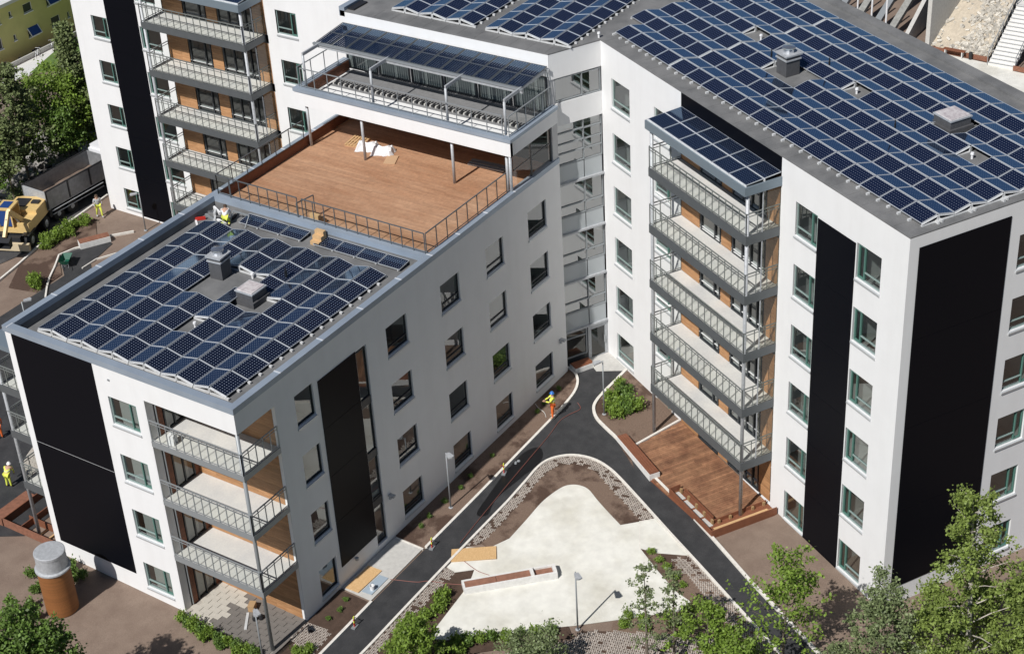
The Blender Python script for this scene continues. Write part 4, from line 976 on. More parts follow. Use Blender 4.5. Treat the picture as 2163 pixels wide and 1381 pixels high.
# wheelbarrow
t = thing('wheelbarrow', 'green wheelbarrow on the dark path behind the low wing', 'wheelbarrow', (19.5, 32.2, gz(19.5, 32.2)), .5)
m = MB(); m.v = [(-.25, -.2, .25), (.35, -.18, .25), (.35, .18, .25), (-.25, .2, .25), (-.4, -.33, .55), (.55, -.3, .6), (.55, .3, .6), (-.4, .33, .55)]; m.f = [(3, 2, 1, 0), (0, 1, 5, 4), (1, 2, 6, 5), (2, 3, 7, 6), (3, 0, 4, 7)]; m.m = [0] * 5; m.build('tray', 'wheelbarrow_green', t)
MB().tube([(-1.0, -.28, .55), (-.3, -.22, .28), (.7, -.05, .2)], .02, 6).tube([(-1.0, .28, .55), (-.3, .22, .28), (.7, .05, .2)], .02, 6).tube([(-.2, -.2, .25), (-.25, -.2, 0)], .02, 6).tube([(-.2, .2, .25), (-.25, .2, 0)], .02, 6).build('frame', 'steel_mid', t)
X = Matrix.Translation((.72, 0, .19)) @ Matrix.Rotation(PI / 2, 4, 'X'); wm = MB().lathe([(.05, -.04), (.19, -.04), (.19, .04), (.05, .04)], n=16); wm.v = [tuple(X @ Vector(p)) for p in wm.v]; wm.build('wheel', 'black_rubber', t)

# things on the roof terrace
def on(name, cat, label, x, y, z, rz=0): return thing(name, label, cat, (x, y, z), rz)
t = on('pallet', 'pallet', 'pale wooden pallet under the edge of the upper slab on the terrace', 22.1, 10.6, 12.41, .15)
for i in range(6): MB().box(-.55, .55, -.45 + i * .17, -.45 + i * .17 + .1, .1, .125).build('plank', 'wood_pale', t)
MB().box(-.5, -.4, -.45, .5, 0, .1).box(-.05, .05, -.45, .5, 0, .1).box(.4, .5, -.45, .5, 0, .1).build('bearer', 'wood_pale', t)
def wrap(label, x, y, s):
    m = MB(); rnd = random.Random(int(x * 50)); NX, NY = 9, 7
    g = [[(-s + 2 * s * i / (NX - 1) + rnd.uniform(-.05, .05), -.35 + .7 * j / (NY - 1) + rnd.uniform(-.05, .05), (0 if i in (0, NX - 1) or j in (0, NY - 1) else .2 + rnd.uniform(0, .22))) for j in range(NY)] for i in range(NX)]
    for i in range(NX - 1):
        for j in range(NY - 1): m.quad(g[i][j], g[i + 1][j], g[i + 1][j + 1], g[i][j + 1])
    o = m.build('plastic_wrap', 'wrap_plastic', None, (x, y, 12.41), -1.2); tag(o, label, 'plastic sheet')
wrap('crumpled clear plastic wrapped bundle beside the pallet on the terrace', 21.75, 9.75, .6); wrap('second crumpled plastic bundle right of the terrace column', 21.75, 8.75, .6)
o = MB().box(-.45, .45, -.3, .3, 0, .04).build('cardboard_sheet', 'cardboard_pale', None, (21.3, 7.9, 12.41), .4); tag(o, 'flat cardboard sheet at the end of the plastic bundles', 'cardboard')
t = on('metal_profiles', 'metal profiles', 'stack of grey metal profiles lying in the shade on the terrace', 23.0, 3.1, 12.41, -PI / 2 + .05)
for i in range(5): MB().box(-1.05, 1.05, -.3 + i * .13, -.3 + i * .13 + .09, .02 + (i % 2) * .04, .1 + (i % 2) * .04).build('profile', 'steel_mid', t)
def steps(label, x, y, z, rz):
    t = thing('wooden_steps', label, 'steps', (x, y, z), rz)
    for i in range(3): MB().box(-.26, .26, -.3 + i * .2, -.3 + (i + 1) * .2 if i < 2 else .3, 0, .2 * (i + 1)).build('step', 'wood_pale', t)
steps('small three-step wooden box stair between the flat solar panels', 13.05, 6.05, 12.26, -PI / 2)
steps('small wooden box step just inside the terrace gate', 14.35, 7.05, 12.41, PI / 2)
# tool heap on the low roof corner
t = thing('tool_heap', 'cluttered heap of tools and black frames in the low roof corner', 'tools', (12.6, 12.0, 12.26))
rnd = random.Random(4)
for i in range(22):
    x = rnd.uniform(-.9, .6); y = rnd.uniform(-.9, .65); a = rnd.uniform(0, 3); L = rnd.uniform(.1, .45); mt = rnd.choice(['plastic_black', 'steel_shiny', 'snow_white', 'steel_mid', 'red_paint' if i % 7 == 0 else 'plastic_black', 'hivis_yellow' if i % 9 == 0 else 'tray'])
    MB().box(-L, L, -.05, .05, 0, rnd.uniform(.04, .2)).build('tool', mt, t, (x, y, .0), a)
MB().bar((.3, -.9, .5), (.3, -1.9, .5), .06).bar((.3, -.9, .5), (-.1, -.9, 0), .04).bar((.3, -1.9, .5), (-.1, -1.9, 0), .04).bar((.5, -1.9, .0), (.3, -1.9, .5), .04).build('trestle', 'steel_mid', t)
# items on the end balconies and patio
t = thing('folding_ladder', 'white and black step stool on the uppermost corner balcony', 'step stool', (.35, 4.2, 9.47), .3)
MB().box(-.18, .18, -.14, .14, .42, .47).box(-.18, -.15, -.14, .14, 0, .42).box(.15, .18, -.14, .14, 0, .42).build('body', 'snow_white', t); MB().tube([(0, 0, .47), (0, .02, .95)], .015, 5).build('handle', 'steel_mid', t)
t = thing('boot_pair', 'pair of black work boots and a plank on the patio', 'boots', (1.15, 2.0, gz(1, 2) + .05), .6)
for k, (x, y) in enumerate(((0, 0), (.05, -.28))): MB().lathe([(.10, 0), (.11, .1), (.08, .25)], c=(x, y, 0), n=10).box(x - .05, x + .22, y - .07, y + .07, 0, .1).build('boot', 'plastic_black', t)
MB().box(-.6, .5, .3, .42, 0, .04).build('plank', 'tray', t)
o = MB().box(-.2, .2, -.14, .14, 0, .28).box(-.21, .21, -.15, .15, .28, .32).build('cardboard_box', 'cardboard', None, (1.65, 2.55, gz(1.6, 2.5) + .05), .4); tag(o, 'brown cardboard box on the patio under the corner balconies', 'box')

# ------------------------------------------------------------ people
def limb(name, pts, radii, mats, parent, sub=1, edges=None, loc=(0, 0, 0)):
    me = bpy.data.meshes.new(name); me.from_pydata([tuple(p) for p in pts], edges or [(i, i + 1) for i in range(len(pts) - 1)], []); me.materials.append(MATS[mats])
    o = link(name, me, parent, loc); mod = o.modifiers.new('skin', 'SKIN'); mod.use_smooth_shade = True
    sv = me.skin_vertices[0].data
    for i, r in enumerate(radii): sv[i].radius = (r, r) if not isinstance(r, tuple) else r
    sv[0].use_root = True
    s = o.modifiers.new('sub', 'SUBSURF'); s.levels = sub; s.render_levels = sub; return o
def person(label, loc, rz, h, pose, cols, helmet):
    """cols: (jacket, trousers, boots). pose: dict of joints in units of body height"""
    t = thing('person', label, 'person', loc, rz); k = h
    J = dict(pel=(0, 0, .52), chest=(0, 0, .72), neck=(0, 0, .825), head=(.01, 0, .90), hipL=(0, .055, .50), hipR=(0, -.055, .50), kneeL=(.03, .07, .28), kneeR=(.0, -.07, .28), ankL=(0, .08, .04), ankR=(0, -.08, .04), toeL=(.09, .09, .015), toeR=(.09, -.09, .015),
             shL=(0, .115, .80), shR=(0, -.115, .80), elL=(.02, .16, .64), elR=(.02, -.16, .64), haL=(.10, .15, .50), haR=(.10, -.15, .50))
    J.update(pose); J = {a: Vector(b) * k for a, b in J.items()}
    names = ['pel', 'chest', 'neck', 'head', 'hipL', 'kneeL', 'ankL', 'toeL', 'hipR', 'kneeR', 'ankR', 'toeR', 'shL', 'elL', 'haL', 'shR', 'elR', 'haR']
    idx = {n_: i for i, n_ in enumerate(names)}
    E = [('pel', 'chest'), ('chest', 'neck'), ('neck', 'head'), ('pel', 'hipL'), ('hipL', 'kneeL'), ('kneeL', 'ankL'), ('ankL', 'toeL'), ('pel', 'hipR'), ('hipR', 'kneeR'), ('kneeR', 'ankR'), ('ankR', 'toeR'), ('chest', 'shL'), ('shL', 'elL'), ('elL', 'haL'), ('chest', 'shR'), ('shR', 'elR'), ('elR', 'haR')]
    R = dict(pel=.075, chest=.08, neck=.032, head=.045, hipL=.055, kneeL=.038, ankL=.026, toeL=.024, hipR=.055, kneeR=.038, ankR=.026, toeR=.024, shL=.034, elL=.026, haL=.018, shR=.034, elR=.026, haR=.018)
    limb('body', [J[a] for a in names], [R[a] * k for a in names], 'skin', t, 1, [(idx[a], idx[b]) for a, b in E])
    g = 1.14
    def cl(nm, seq, mt, ed=None, gg=g): limb(nm, [J[a] for a in seq], [R[a] * k * gg for a in seq], mt, t, 1, ed)
    cl('jacket', ['pel', 'chest', 'shL', 'elL', 'shR', 'elR'], cols[0], [(0, 1), (1, 2), (2, 3), (1, 4), (4, 5)], 1.17)
    for s in 'LR':
        limb('sleeve', [J['el' + s], J['el' + s].lerp(J['ha' + s], .85)], [.031 * k, .026 * k], cols[0], t)
        limb('boot', [J['ank' + s], J['toe' + s]], [.034 * k, .030 * k], cols[2], t)
    cl('trousers', ['pel', 'hipL', 'kneeL', 'ankL', 'hipR', 'kneeR', 'ankR'], cols[1], [(0, 1), (1, 2), (2, 3), (0, 4), (4, 5), (5, 6)], 1.13)
    # hands with fingers
    for s, sg in (('L', 1), ('R', -1)):
        d = (J['ha' + s] - J['el' + s]).normalized(); a = d.cross(Vector((0, 0, 1))).normalized() if abs(d.z) < .95 else Vector((1, 0, 0)); p = J['ha' + s]
        m = MB(); m.tube([p, p + d * .045 * k], [.016 * k, .022 * k], 7)
        for f in range(4):
            q = p + d * .045 * k + a * (f - 1.5) * .011 * k; L = (.034, .040, .038, .030)[f] * k; m.tube([q, q + d * L * .5, q + d * L * .8 - Vector((0, 0, .014 * k))], [.0055 * k, .005 * k, .004 * k], 5)
        m.tube([p + d * .015 * k - a * .018 * k, p + d * .045 * k - a * .035 * k], [.006 * k, .005 * k], 5); m.build('hand', 'skin', t, smooth=True)
    # head
    hd = J['head']; hdr = .062 * k; v = MB(); prof = [(math.sin(PI * i / 9) * hdr * (.80 if i < 5 else .92), -math.cos(PI * i / 9) * hdr * 1.18) for i in range(1, 9)]
    v.lathe(prof, c=tuple(hd), n=14); v.lathe([(.009 * k, 0), (.004 * k, .012 * k)], c=(hd.x + hdr * .86, hd.y, hd.z - .008 * k), n=6); 
    for sg in (1, -1): v.lathe([(.010 * k, -.012 * k), (.008 * k, .015 * k)], c=(hd.x, hd.y + sg * hdr * .88, hd.z - .004 * k), n=6)
    v.build('face', 'skin', t, smooth=True)
    e = MB()
    for sg in (1, -1): e.lathe([(.006 * k, 0), (.004 * k, .007 * k)], c=(hd.x + hdr * .80, hd.y + sg * .022 * k, hd.z + .006 * k), n=6)
    e.box(hd.x + hdr * .78, hd.x + hdr * .83, hd.y - .015 * k, hd.y + .015 * k, hd.z - .034 * k, hd.z - .030 * k); e.build('eyes', 'hair', t)
    if helmet:
        MB().lathe([(hdr * 1.25, .018 * k), (hdr * 1.2, .03 * k), (hdr * 1.06, .032 * k), (hdr * .98, .055 * k), (hdr * .7, .082 * k), (hdr * .25, .092 * k)], c=tuple(hd), n=16).build('helmet', helmet, t, smooth=True)
    else:
        MB().lathe([(hdr * .98, -.01 * k), (hdr * 1.0, .03 * k), (hdr * .8, .062 * k), (hdr * .3, .078 * k)], c=(hd.x - .008 * k, hd.y, hd.z), n=12).build('hair', 'hair', t, smooth=True)
    m = MB(); ch = J['chest'].lerp(J['pel'], .35)
    m.lathe([(.098 * k, 0), (.098 * k, .03 * k)], c=tuple(ch), n=14)
    if cols[0].startswith('hivis'): m.build('reflective_band', 'hivis_band', t)
    return t
x, y = 20.75, -1.55
person('worker in blue helmet, yellow vest and orange trousers spraying with a hose by the kerb', (x, y, gz(x, y) + .1), 2.2, 1.6, dict(haR=(.26, -.02, .66), elR=(.12, -.12, .68), haL=(.24, .03, .64), elL=(.10, .13, .66), ankL=(.02, .1, .04), toeL=(.11, .12, .015)), ('hivis_yellow', 'orange', 'cardboard_pale'), 'helmet_blue')
hose('thin white hose stretched from the worker to the wall', [(20.6, -1.2), (20.9, -.9), (21.1, -.4), (21.3, -.1)], 'hose_white', .014)
x, y = 24.95, 34.75
person('person in pale grey hoodie and yellow trousers walking beside the dump truck', (x, y, gz(x, y) + .02), -2.0, 1.62, dict(ankL=(.13, .07, .05), kneeL=(.10, .07, .29), toeL=(.21, .08, .04), ankR=(-.12, -.07, .05), toeR=(-.03, -.08, .015), haL=(.04, .16, .50), haR=(.12, -.16, .52)), ('cloth_grey', 'hivis_yellow', 'cloth_grey'), None)
person('kneeling roof worker in white and yellow beside the tool heap', (12.35, 11.15, 12.26), .6, 1.5, dict(pel=(-.02, 0, .30), hipL=(-.02, .055, .28), hipR=(-.02, -.055, .28), kneeL=(.16, .09, .06), kneeR=(.14, -.09, .06), ankL=(-.05, .1, .03), ankR=(-.06, -.1, .03), toeL=(-.12, .1, .02), toeR=(-.13, -.1, .02), chest=(.12, 0, .44), neck=(.20, 0, .49), head=(.27, 0, .52), shL=(.18, .11, .47), shR=(.18, -.11, .47), elL=(.24, .15, .32), elR=(.24, -.15, .32), haL=(.33, .10, .20), haR=(.33, -.10, .20)), ('snow_white', 'hivis_yellow', 'plastic_black'), None)
x, y = 5.0, 22.4
person('worker in orange clothes and helmet standing at the far left edge', (x, y, gz(x, y) + .02), 1.0, 1.6, {}, ('orange', 'orange', 'plastic_black'), 'helmet_white')
x, y = 2.35, 18.9
person('worker in yellow jacket bending over the dark path at the left edge', (x, y, gz(x, y) + .02), .4, 1.5, dict(chest=(.14, 0, .64), neck=(.22, 0, .70), head=(.29, 0, .72), shL=(.19, .115, .68), shR=(.19, -.115, .68), elL=(.24, .14, .50), elR=(.24, -.14, .50), haL=(.30, .1, .36), haR=(.30, -.1, .36)), ('hivis_yellow', 'hivis_yellow', 'plastic_black'), 'helmet_white')
misc_rock('litter_pile', 'small white pile of offcuts on the asphalt beside the corner planter', 'rubbish', .75, 17.1, .22, 'snow_white')

# ------------------------------------------------------------ left corner: timber planter boxes under the hidden balconies
t = thing('planter_box', 'rust-brown open timber planter frame at the corner left of the black stripe', 'planter', (1.0, 14.9, gz(1, 14)), 0)
for a, b, z in (((-.95, 1.9), (-.95, -1.75), .45), ((-.95, 1.9), (3.5, 1.9), .45), ((-.1, 1.0), (-.1, -1.7), .40), ((-.95, .75), (3.0, .75), .38)):
    MB().bar((*a, z / 2), (*b, z / 2), .05, z).build('edge_board', 'corten' if a[0] < -.9 and b[0] < -.9 else 'wood_brown', t)
for k in range(3): MB().bar((-.9, -.2 - k * .6, .06), (-.15, -.2 - k * .6, .06), .09, .05).build('joist', 'wood_pale', t)
MB().box(-1.0, 1.2, 1.95, 2.6, 0, .42).build('side_bench', 'corten', t)

# ------------------------------------------------------------ vehicles at the back left
def wheel(parent, x, y, z, r, w, m1='black_rubber', m2='galvanised'):
    X = Matrix.Translation((x, y, z)) @ Matrix.Rotation(PI / 2, 4, 'X')
    q = MB().lathe([(r * .55, -w / 2), (r * .93, -w / 2), (r, -w * .35), (r, w * .35), (r * .93, w / 2), (r * .55, w / 2)], n=20); q.v = [tuple(X @ Vector(p)) for p in q.v]; o = q.build('wheel', m1, parent)
    for sg in (-1, 1):
        q = MB().lathe([(r * .56, 0), (r * .5, -.02), (r * .3, .03), (r * .12, .05)], n=14)
        q.v = [tuple(X @ Vector((p[0], p[1], sg * (w / 2 - .02) + sg * p[2]))) for p in q.v]; q.build('rim', m2, o)
def truck():
    rz = math.atan2(-1.35, 3.05)
    # rear gate corner near (21.9, 35.4); bed runs towards +x
    t = thing('dump_truck', 'grey dump truck with earth in its open bed parked behind the wing corner', 'truck', (25.6, 37.7, gz(25, 36)), -.02)
    L, W, zf, h = 5.6, 2.1, 1.15, 1.15
    x0, x1 = -2.9, -2.9 + L
    MB().box(x0, x1, -W / 2, W / 2, zf - .1, zf).build('bed_floor', 'truck_grey', t)
    for y in (-W / 2, W / 2 - .07): MB().box(x0, x1, y, y + .07, zf, zf + h).build('side_wall', 'truck_grey', t)
    MB().box(x0, x0 + .07, -W / 2 + .07, W / 2 - .07, zf, zf + h).build('tailgate', 'galvanised', t); MB().box(x1 - .07, x1, -W / 2 + .07, W / 2 - .07, zf, zf + h).build('front_wall', 'truck_grey', t)
    r = MB()
    for i in range(4):
        for y in (-W / 2 - .04, W / 2): r.box(x0 + i * 1.84 - .02, x0 + i * 1.84 + .08, y, y + .04, zf, zf + h)
    for y in (-W / 2 - .04, W / 2 - .06): r.box(x0, x1, y, y + .1, zf + h, zf + h + .06)
    r.build('rib', 'machine_dark', t)
    m = MB(); rnd = random.Random(2); NX, NY = 12, 6
    g = [[(x0 + .1 + (L - .2) * i / (NX - 1), -W / 2 + .09 + (W - .18) * j / (NY - 1), zf + .12 + .45 * math.sin(PI * j / (NY - 1)) * math.sin(PI * (i + 1) / NX) + rnd.uniform(-.05, .05)) for j in range(NY)] for i in range(NX)]
    for i in range(NX - 1):
        for j in range(NY - 1): m.quad(g[i][j], g[i + 1][j], g[i + 1][j + 1], g[i][j + 1])
    m.build('earth_load', 'soil_dry', t)
    MB().box(x0 - .1, x1 + 2.2, -.45, -.3, .75, 1.0).box(x0 - .1, x1 + 2.2, .3, .45, .75, 1.0).box(x0 + .1, x0 + .3, -1, 1, .5, 1.05).build('chassis', 'machine_dark', t)
    for x in (x0 + .8, x0 + 1.95, x1 + .3):
        for y in (-.85, .85): wheel(t, x, y, .45, .45, .32)
    c = MB().box(x1 + .15, x1 + 1.9, -1.05, 1.05, .75, 2.4).box(x1 + .25, x1 + 1.6, -.95, .95, 2.4, 2.65).build('cab', 'white_paint', t)
    MB().box(x1 + 1.9, x1 + 1.94, -.95, .95, 1.5, 2.3).box(x1 + .7, x1 + 1.7, -1.08, -1.05, 1.5, 2.25).box(x1 + .7, x1 + 1.7, 1.05, 1.08, 1.5, 2.25).build('cab_window', 'window_blue', c)
    MB().tube([(x0 + .2, -1.15, .7), (x1 - 1, -1.15, .7)], .03, 6).tube([(x0 + .2, -1.15, .95), (x1 - 1, -1.15, .95)], .03, 6).build('side_guard', 'galvanised', t)
truck()
def excavator():
    t = thing('excavator', 'yellow wheeled excavator with front blade, boom folded, on the left road', 'excavator', (20.9, 37.15, gz(21, 36)), -2.75)
    # local +x towards the blade (image lower left)
    MB().box(-1.5, 1.5, -.42, .42, .45, .8).box(-1.2, -.9, -.9, .9, .4, .6).box(.9, 1.2, -.9, .9, .4, .6).build('chassis', 'machine_dark', t)
    for x in (-1.05, 1.05):
        for y in (-.85, .85): wheel(t, x, y, .45, .45, .38)
    for y in (-.85, .85): MB().box(.55, 1.55, y - .24, y + .24, .95, 1.02).build('mudguard', 'machine_dark', t)
    m = MB(); m.prism([(1.75, -1.15), (1.95, -1.15), (1.95, 1.15), (1.75, 1.15)], .1, .6); m.build('blade', 'cream_paint', t)
    MB().box(1.3, 1.75, -.35, .35, .3, .5).build('blade_arm', 'machine_dark', t)
    b = MB().box(-1.7, 1.2, -1.0, 1.0, .95, 1.25).prism([(-1.7, -1.0), (-.1, -1.0), (-.1, 1.0), (-1.7, 1.0), (-1.85, .6), (-1.85, -.6)], 1.25, 1.85).box(-.1, 1.2, .25, 1.0, 1.25, 1.6).build('upper_body', 'yellow_paint', t)
    MB().box(-1.5, -.5, -.8, .1, 1.855, 1.9).box(-1.3, -.9, .3, .8, 1.855, 1.95).build('engine_grille', 'machine_dark', b)
    c = MB().box(.0, 1.15, -.98, -.90, 1.25, 2.45).box(.0, .06, -.9, .0, 1.25, 2.45).box(1.1, 1.17, -.98, -.9, 1.25, 2.4).box(1.1, 1.17, -.08, .0, 1.25, 2.4).box(0, 1.17, -.98, .02, 2.45, 2.55).build('cab', 'yellow_paint', t)
    MB().box(.08, 1.08, -.95, -.91, 1.4, 2.4).box(1.12, 1.14, -.88, -.1, 1.35, 2.4).box(.2, 1.0, -.8, -.2, 2.56, 2.58).build('cab_window', 'window_blue', c)
    MB().bar((.6, .35, 1.5), (2.0, .35, 2.9), .22, .3).build('boom', 'yellow_paint', t); a = MB().bar((2.0, .35, 2.9), (3.1, .35, 1.7), .18, .24).build('stick', 'yellow_paint', t)
    MB().tube([(.9, .35, 1.4), (1.6, .35, 2.5)], .06, 8).tube([(1.6, .35, 2.75), (2.5, .35, 2.55)], .05, 8).build('hydraulic_ram', 'galvanised', t)
    m = MB(); m.v = [(2.9, .0, 1.7), (2.9, .7, 1.7), (3.4, .7, 1.5), (3.4, 0, 1.5), (3.0, 0, 1.1), (3.0, .7, 1.1), (3.35, .7, 1.05), (3.35, 0, 1.05)]; m.f = [(0, 1, 2, 3), (4, 7, 6, 5), (0, 4, 5, 1), (1, 5, 6, 2), (3, 7, 4, 0)]; m.m = [0] * 5; m.build('bucket', 'machine_dark', t)
excavator()
t = thing('van', 'white van with a ridged roof half hidden behind the back wing corner', 'van', (31.6, 41.0, gz(31, 41)), -1.35)
m = MB(); m.prism([(-2.4, -.9), (2.0, -.9), (2.4, -.8), (2.4, .8), (2.0, .9), (-2.4, .9)], .35, 1.95); m.build('body', 'white_paint', t)
for i in range(5): MB().box(-2.2, 1.3, -.65 + i * .3, -.58 + i * .3, 1.95, 2.0).build('roof_rib', 'tray', t)
MB().box(1.6, 2.42, -.75, .75, 1.2, 1.75).box(-2.43, -2.4, -.7, .7, 1.2, 1.75).build('window', 'window_blue', t)
for x in (-1.6, 1.6):
    for y in (-.85, .85): wheel(t, x, y, .33, .33, .2)
for y in (-.78, .66): MB().box(-2.44, -2.4, y, y + .14, .7, 1.1).build('tail_light', 'red_paint', t)

# ------------------------------------------------------------ the yellow house down the slope
def yellow_house():
    k = 1.4; C0 = CAM
    def w2(x, z): p = C0 + (Vector((x, 55.9, z)) - C0) * k; return p
    o = w2(34.5, .99); fr = Frame((o.x, o.y), 0); t = thing('apartment_house', 'yellow rendered house with small windows beyond the trees, top left', 'house')
    W = (50 - 34.5) * k; zb = o.z; zt = w2(36, 6.15).z
    ops = []
    def U(x): return (x - 34.5) * k
    def Z(z): return (z - .99) * k + zb
    big = [(39.75, 40.6, 4.85, 5.55), (42.1, 43.0, 2.9, 3.65), (39.75, 40.65, 1.25, 2.0), (36.5, 37.25, 1.35, 2.1), (36.6, 37.25, 3.1, 3.95), (36.7, 37.5, 4.9, 5.6), (42.0, 42.9, 1.2, 1.95), (44.6, 45.5, 4.6, 5.3), (44.6, 45.5, 2.8, 3.5)]
    small = [(38.35, 38.62, 5.05, 5.5), (38.35, 38.62, 3.25, 3.7), (38.35, 38.62, 1.5, 1.95), (43.75, 43.98, 3.05, 3.5), (43.75, 43.98, 4.8, 5.2)]
    opn = [(39.75, 40.75, 2.95, 3.7), (42.0, 43.1, 4.6, 5.4)]
    for a, b, c, d in big + small + opn: ops.append((U(a), U(b), Z(c), Z(d)))
    us = sorted({0, W} | {v for q in ops for v in q[:2]}); zs = sorted({zb - 3, zt} | {v for q in ops for v in q[2:]}); m = MB()
    for i in range(len(us) - 1):
        for j in range(len(zs) - 1):
            uc = (us[i] + us[i + 1]) / 2; zc = (zs[j] + zs[j + 1]) / 2
            if any(q[0] < uc < q[1] and q[2] < zc < q[3] for q in ops): continue
            m.quad((us[i], 0, zs[j]), (us[i + 1], 0, zs[j]), (us[i + 1], 0, zs[j + 1]), (us[i], 0, zs[j + 1]))
    for a, b, c, d in ops:
        m.quad((a, 0, c), (a, .2, c), (a, .2, d), (a, 0, d)); m.quad((b, 0, c), (b, 0, d), (b, .2, d), (b, .2, c)); m.quad((a, 0, d), (a, .2, d), (b, .2, d), (b, 0, d)); m.quad((a, 0, c), (b, 0, c), (b, .2, c), (a, .2, c))
    m.build('wall', 'facade_yellow', t, fr.p(0, 0, 0)); MB().box(-.5, W, .3, 12, zb - 3, zt - .05).build('inner_block', 'interior_wall', t, fr.p(0, 0, 0))
    MB().box(-.8, W + .5, -.5, 12.5, zt, zt + .35).build('roof', 'roof_pale', t, fr.p(0, 0, 0))
    MB().box(-.5, W, -.03, -.0, zb - 3, zb + .5).build('plinth', 'concrete', t, fr.p(0, 0, 0))
    for (a, b, c, d) in ops:
        f = MB().box(a, b, .08, .14, c, c + .07).box(a, b, .08, .14, d - .07, d).box(a, a + .07, .08, .14, c + .07, d - .07).box(b - .07, b, .08, .14, c + .07, d - .07).build('window', 'white_paint', t, fr.p(0, 0, 0))
        MB().box(a + .07, b - .07, .10, .12, c + .07, d - .07).build('pane', 'window_dark', f)
        MB().box(a - .05, b + .05, -.08, .05, c - .1, c).build('sill', 'wrap_plastic', f)
    for (a, b, c, d) in ops[-2:]:
        f = MB().bar((a, -.55, c + .25), (b, -.55, c + .25), .08).bar((a, 0, d), (a, -.55, c + .25), .08).bar((b, 0, d), (b, -.55, c + .25), .08).build('open_sash', 'white_paint', t, fr.p(0, 0, 0))
        g = MB(); g.quad((a, -.57, c + .25), (b, -.57, c + .25), (b, -.02, d), (a, -.02, d)); g.build('pane', 'window_blue', f)
yellow_house()
k = 1.4
def slope_z(x, y): return gz(x, y) - .03 - max(0, y - 44) * .38
o = MB().box(0, 20, -.15, .0, 0, .7).build('garden_wall', 'concrete', None, (66, 93.2, slope_z(66, 93.2))); tag(o, 'low pale wall in front of the yellow house', 'wall')
gp_ = [(62, 84), (74, 92.5), (84, 92.5), (84, 80), (70, 74), (60, 78)]
struct(MB().prism(gp_, .0, .12, gf=slope_z).build('lawn', 'grass'))
struct(MB().prism([(60, 86), (66, 92.8), (74, 92.9), (66, 84), (61, 83)], .0, .10, gf=slope_z).build('footpath', 'concrete_light'))
def bike(x, y, rz, label):
    z = slope_z(x, y); t = thing('bicycle', label, 'bicycle', (x, y, z + .1), rz, 'bicycles parked by the yellow house')
    for xx in (-.5, .5):
        q = MB(); q.tube([(xx + .33 * math.cos(a * PI / 8), 0, .33 + .33 * math.sin(a * PI / 8)) for a in range(17)], .02, 5, caps=False); q.build('wheel', 'black_rubber', t)
    MB().tube([(-.5, 0, .33), (-.15, 0, .8), (.35, 0, .8), (.5, 0, .33)], .02, 5).tube([(-.15, 0, .8), (0, 0, .3), (.35, 0, .8)], .02, 5).tube([(.35, -.25, .95), (.35, .25, .95)], .015, 5).build('frame', 'white_paint', t); MB().box(-.28, -.05, -.06, .06, .88, .93).build('saddle', 'plastic_black', t)
bike(69.5, 91.5, .4, 'bicycle parked by the low wall, nearer the left picture edge'); bike(72.0, 92.0, .9, 'bicycle parked by the low wall, nearer the spruce')

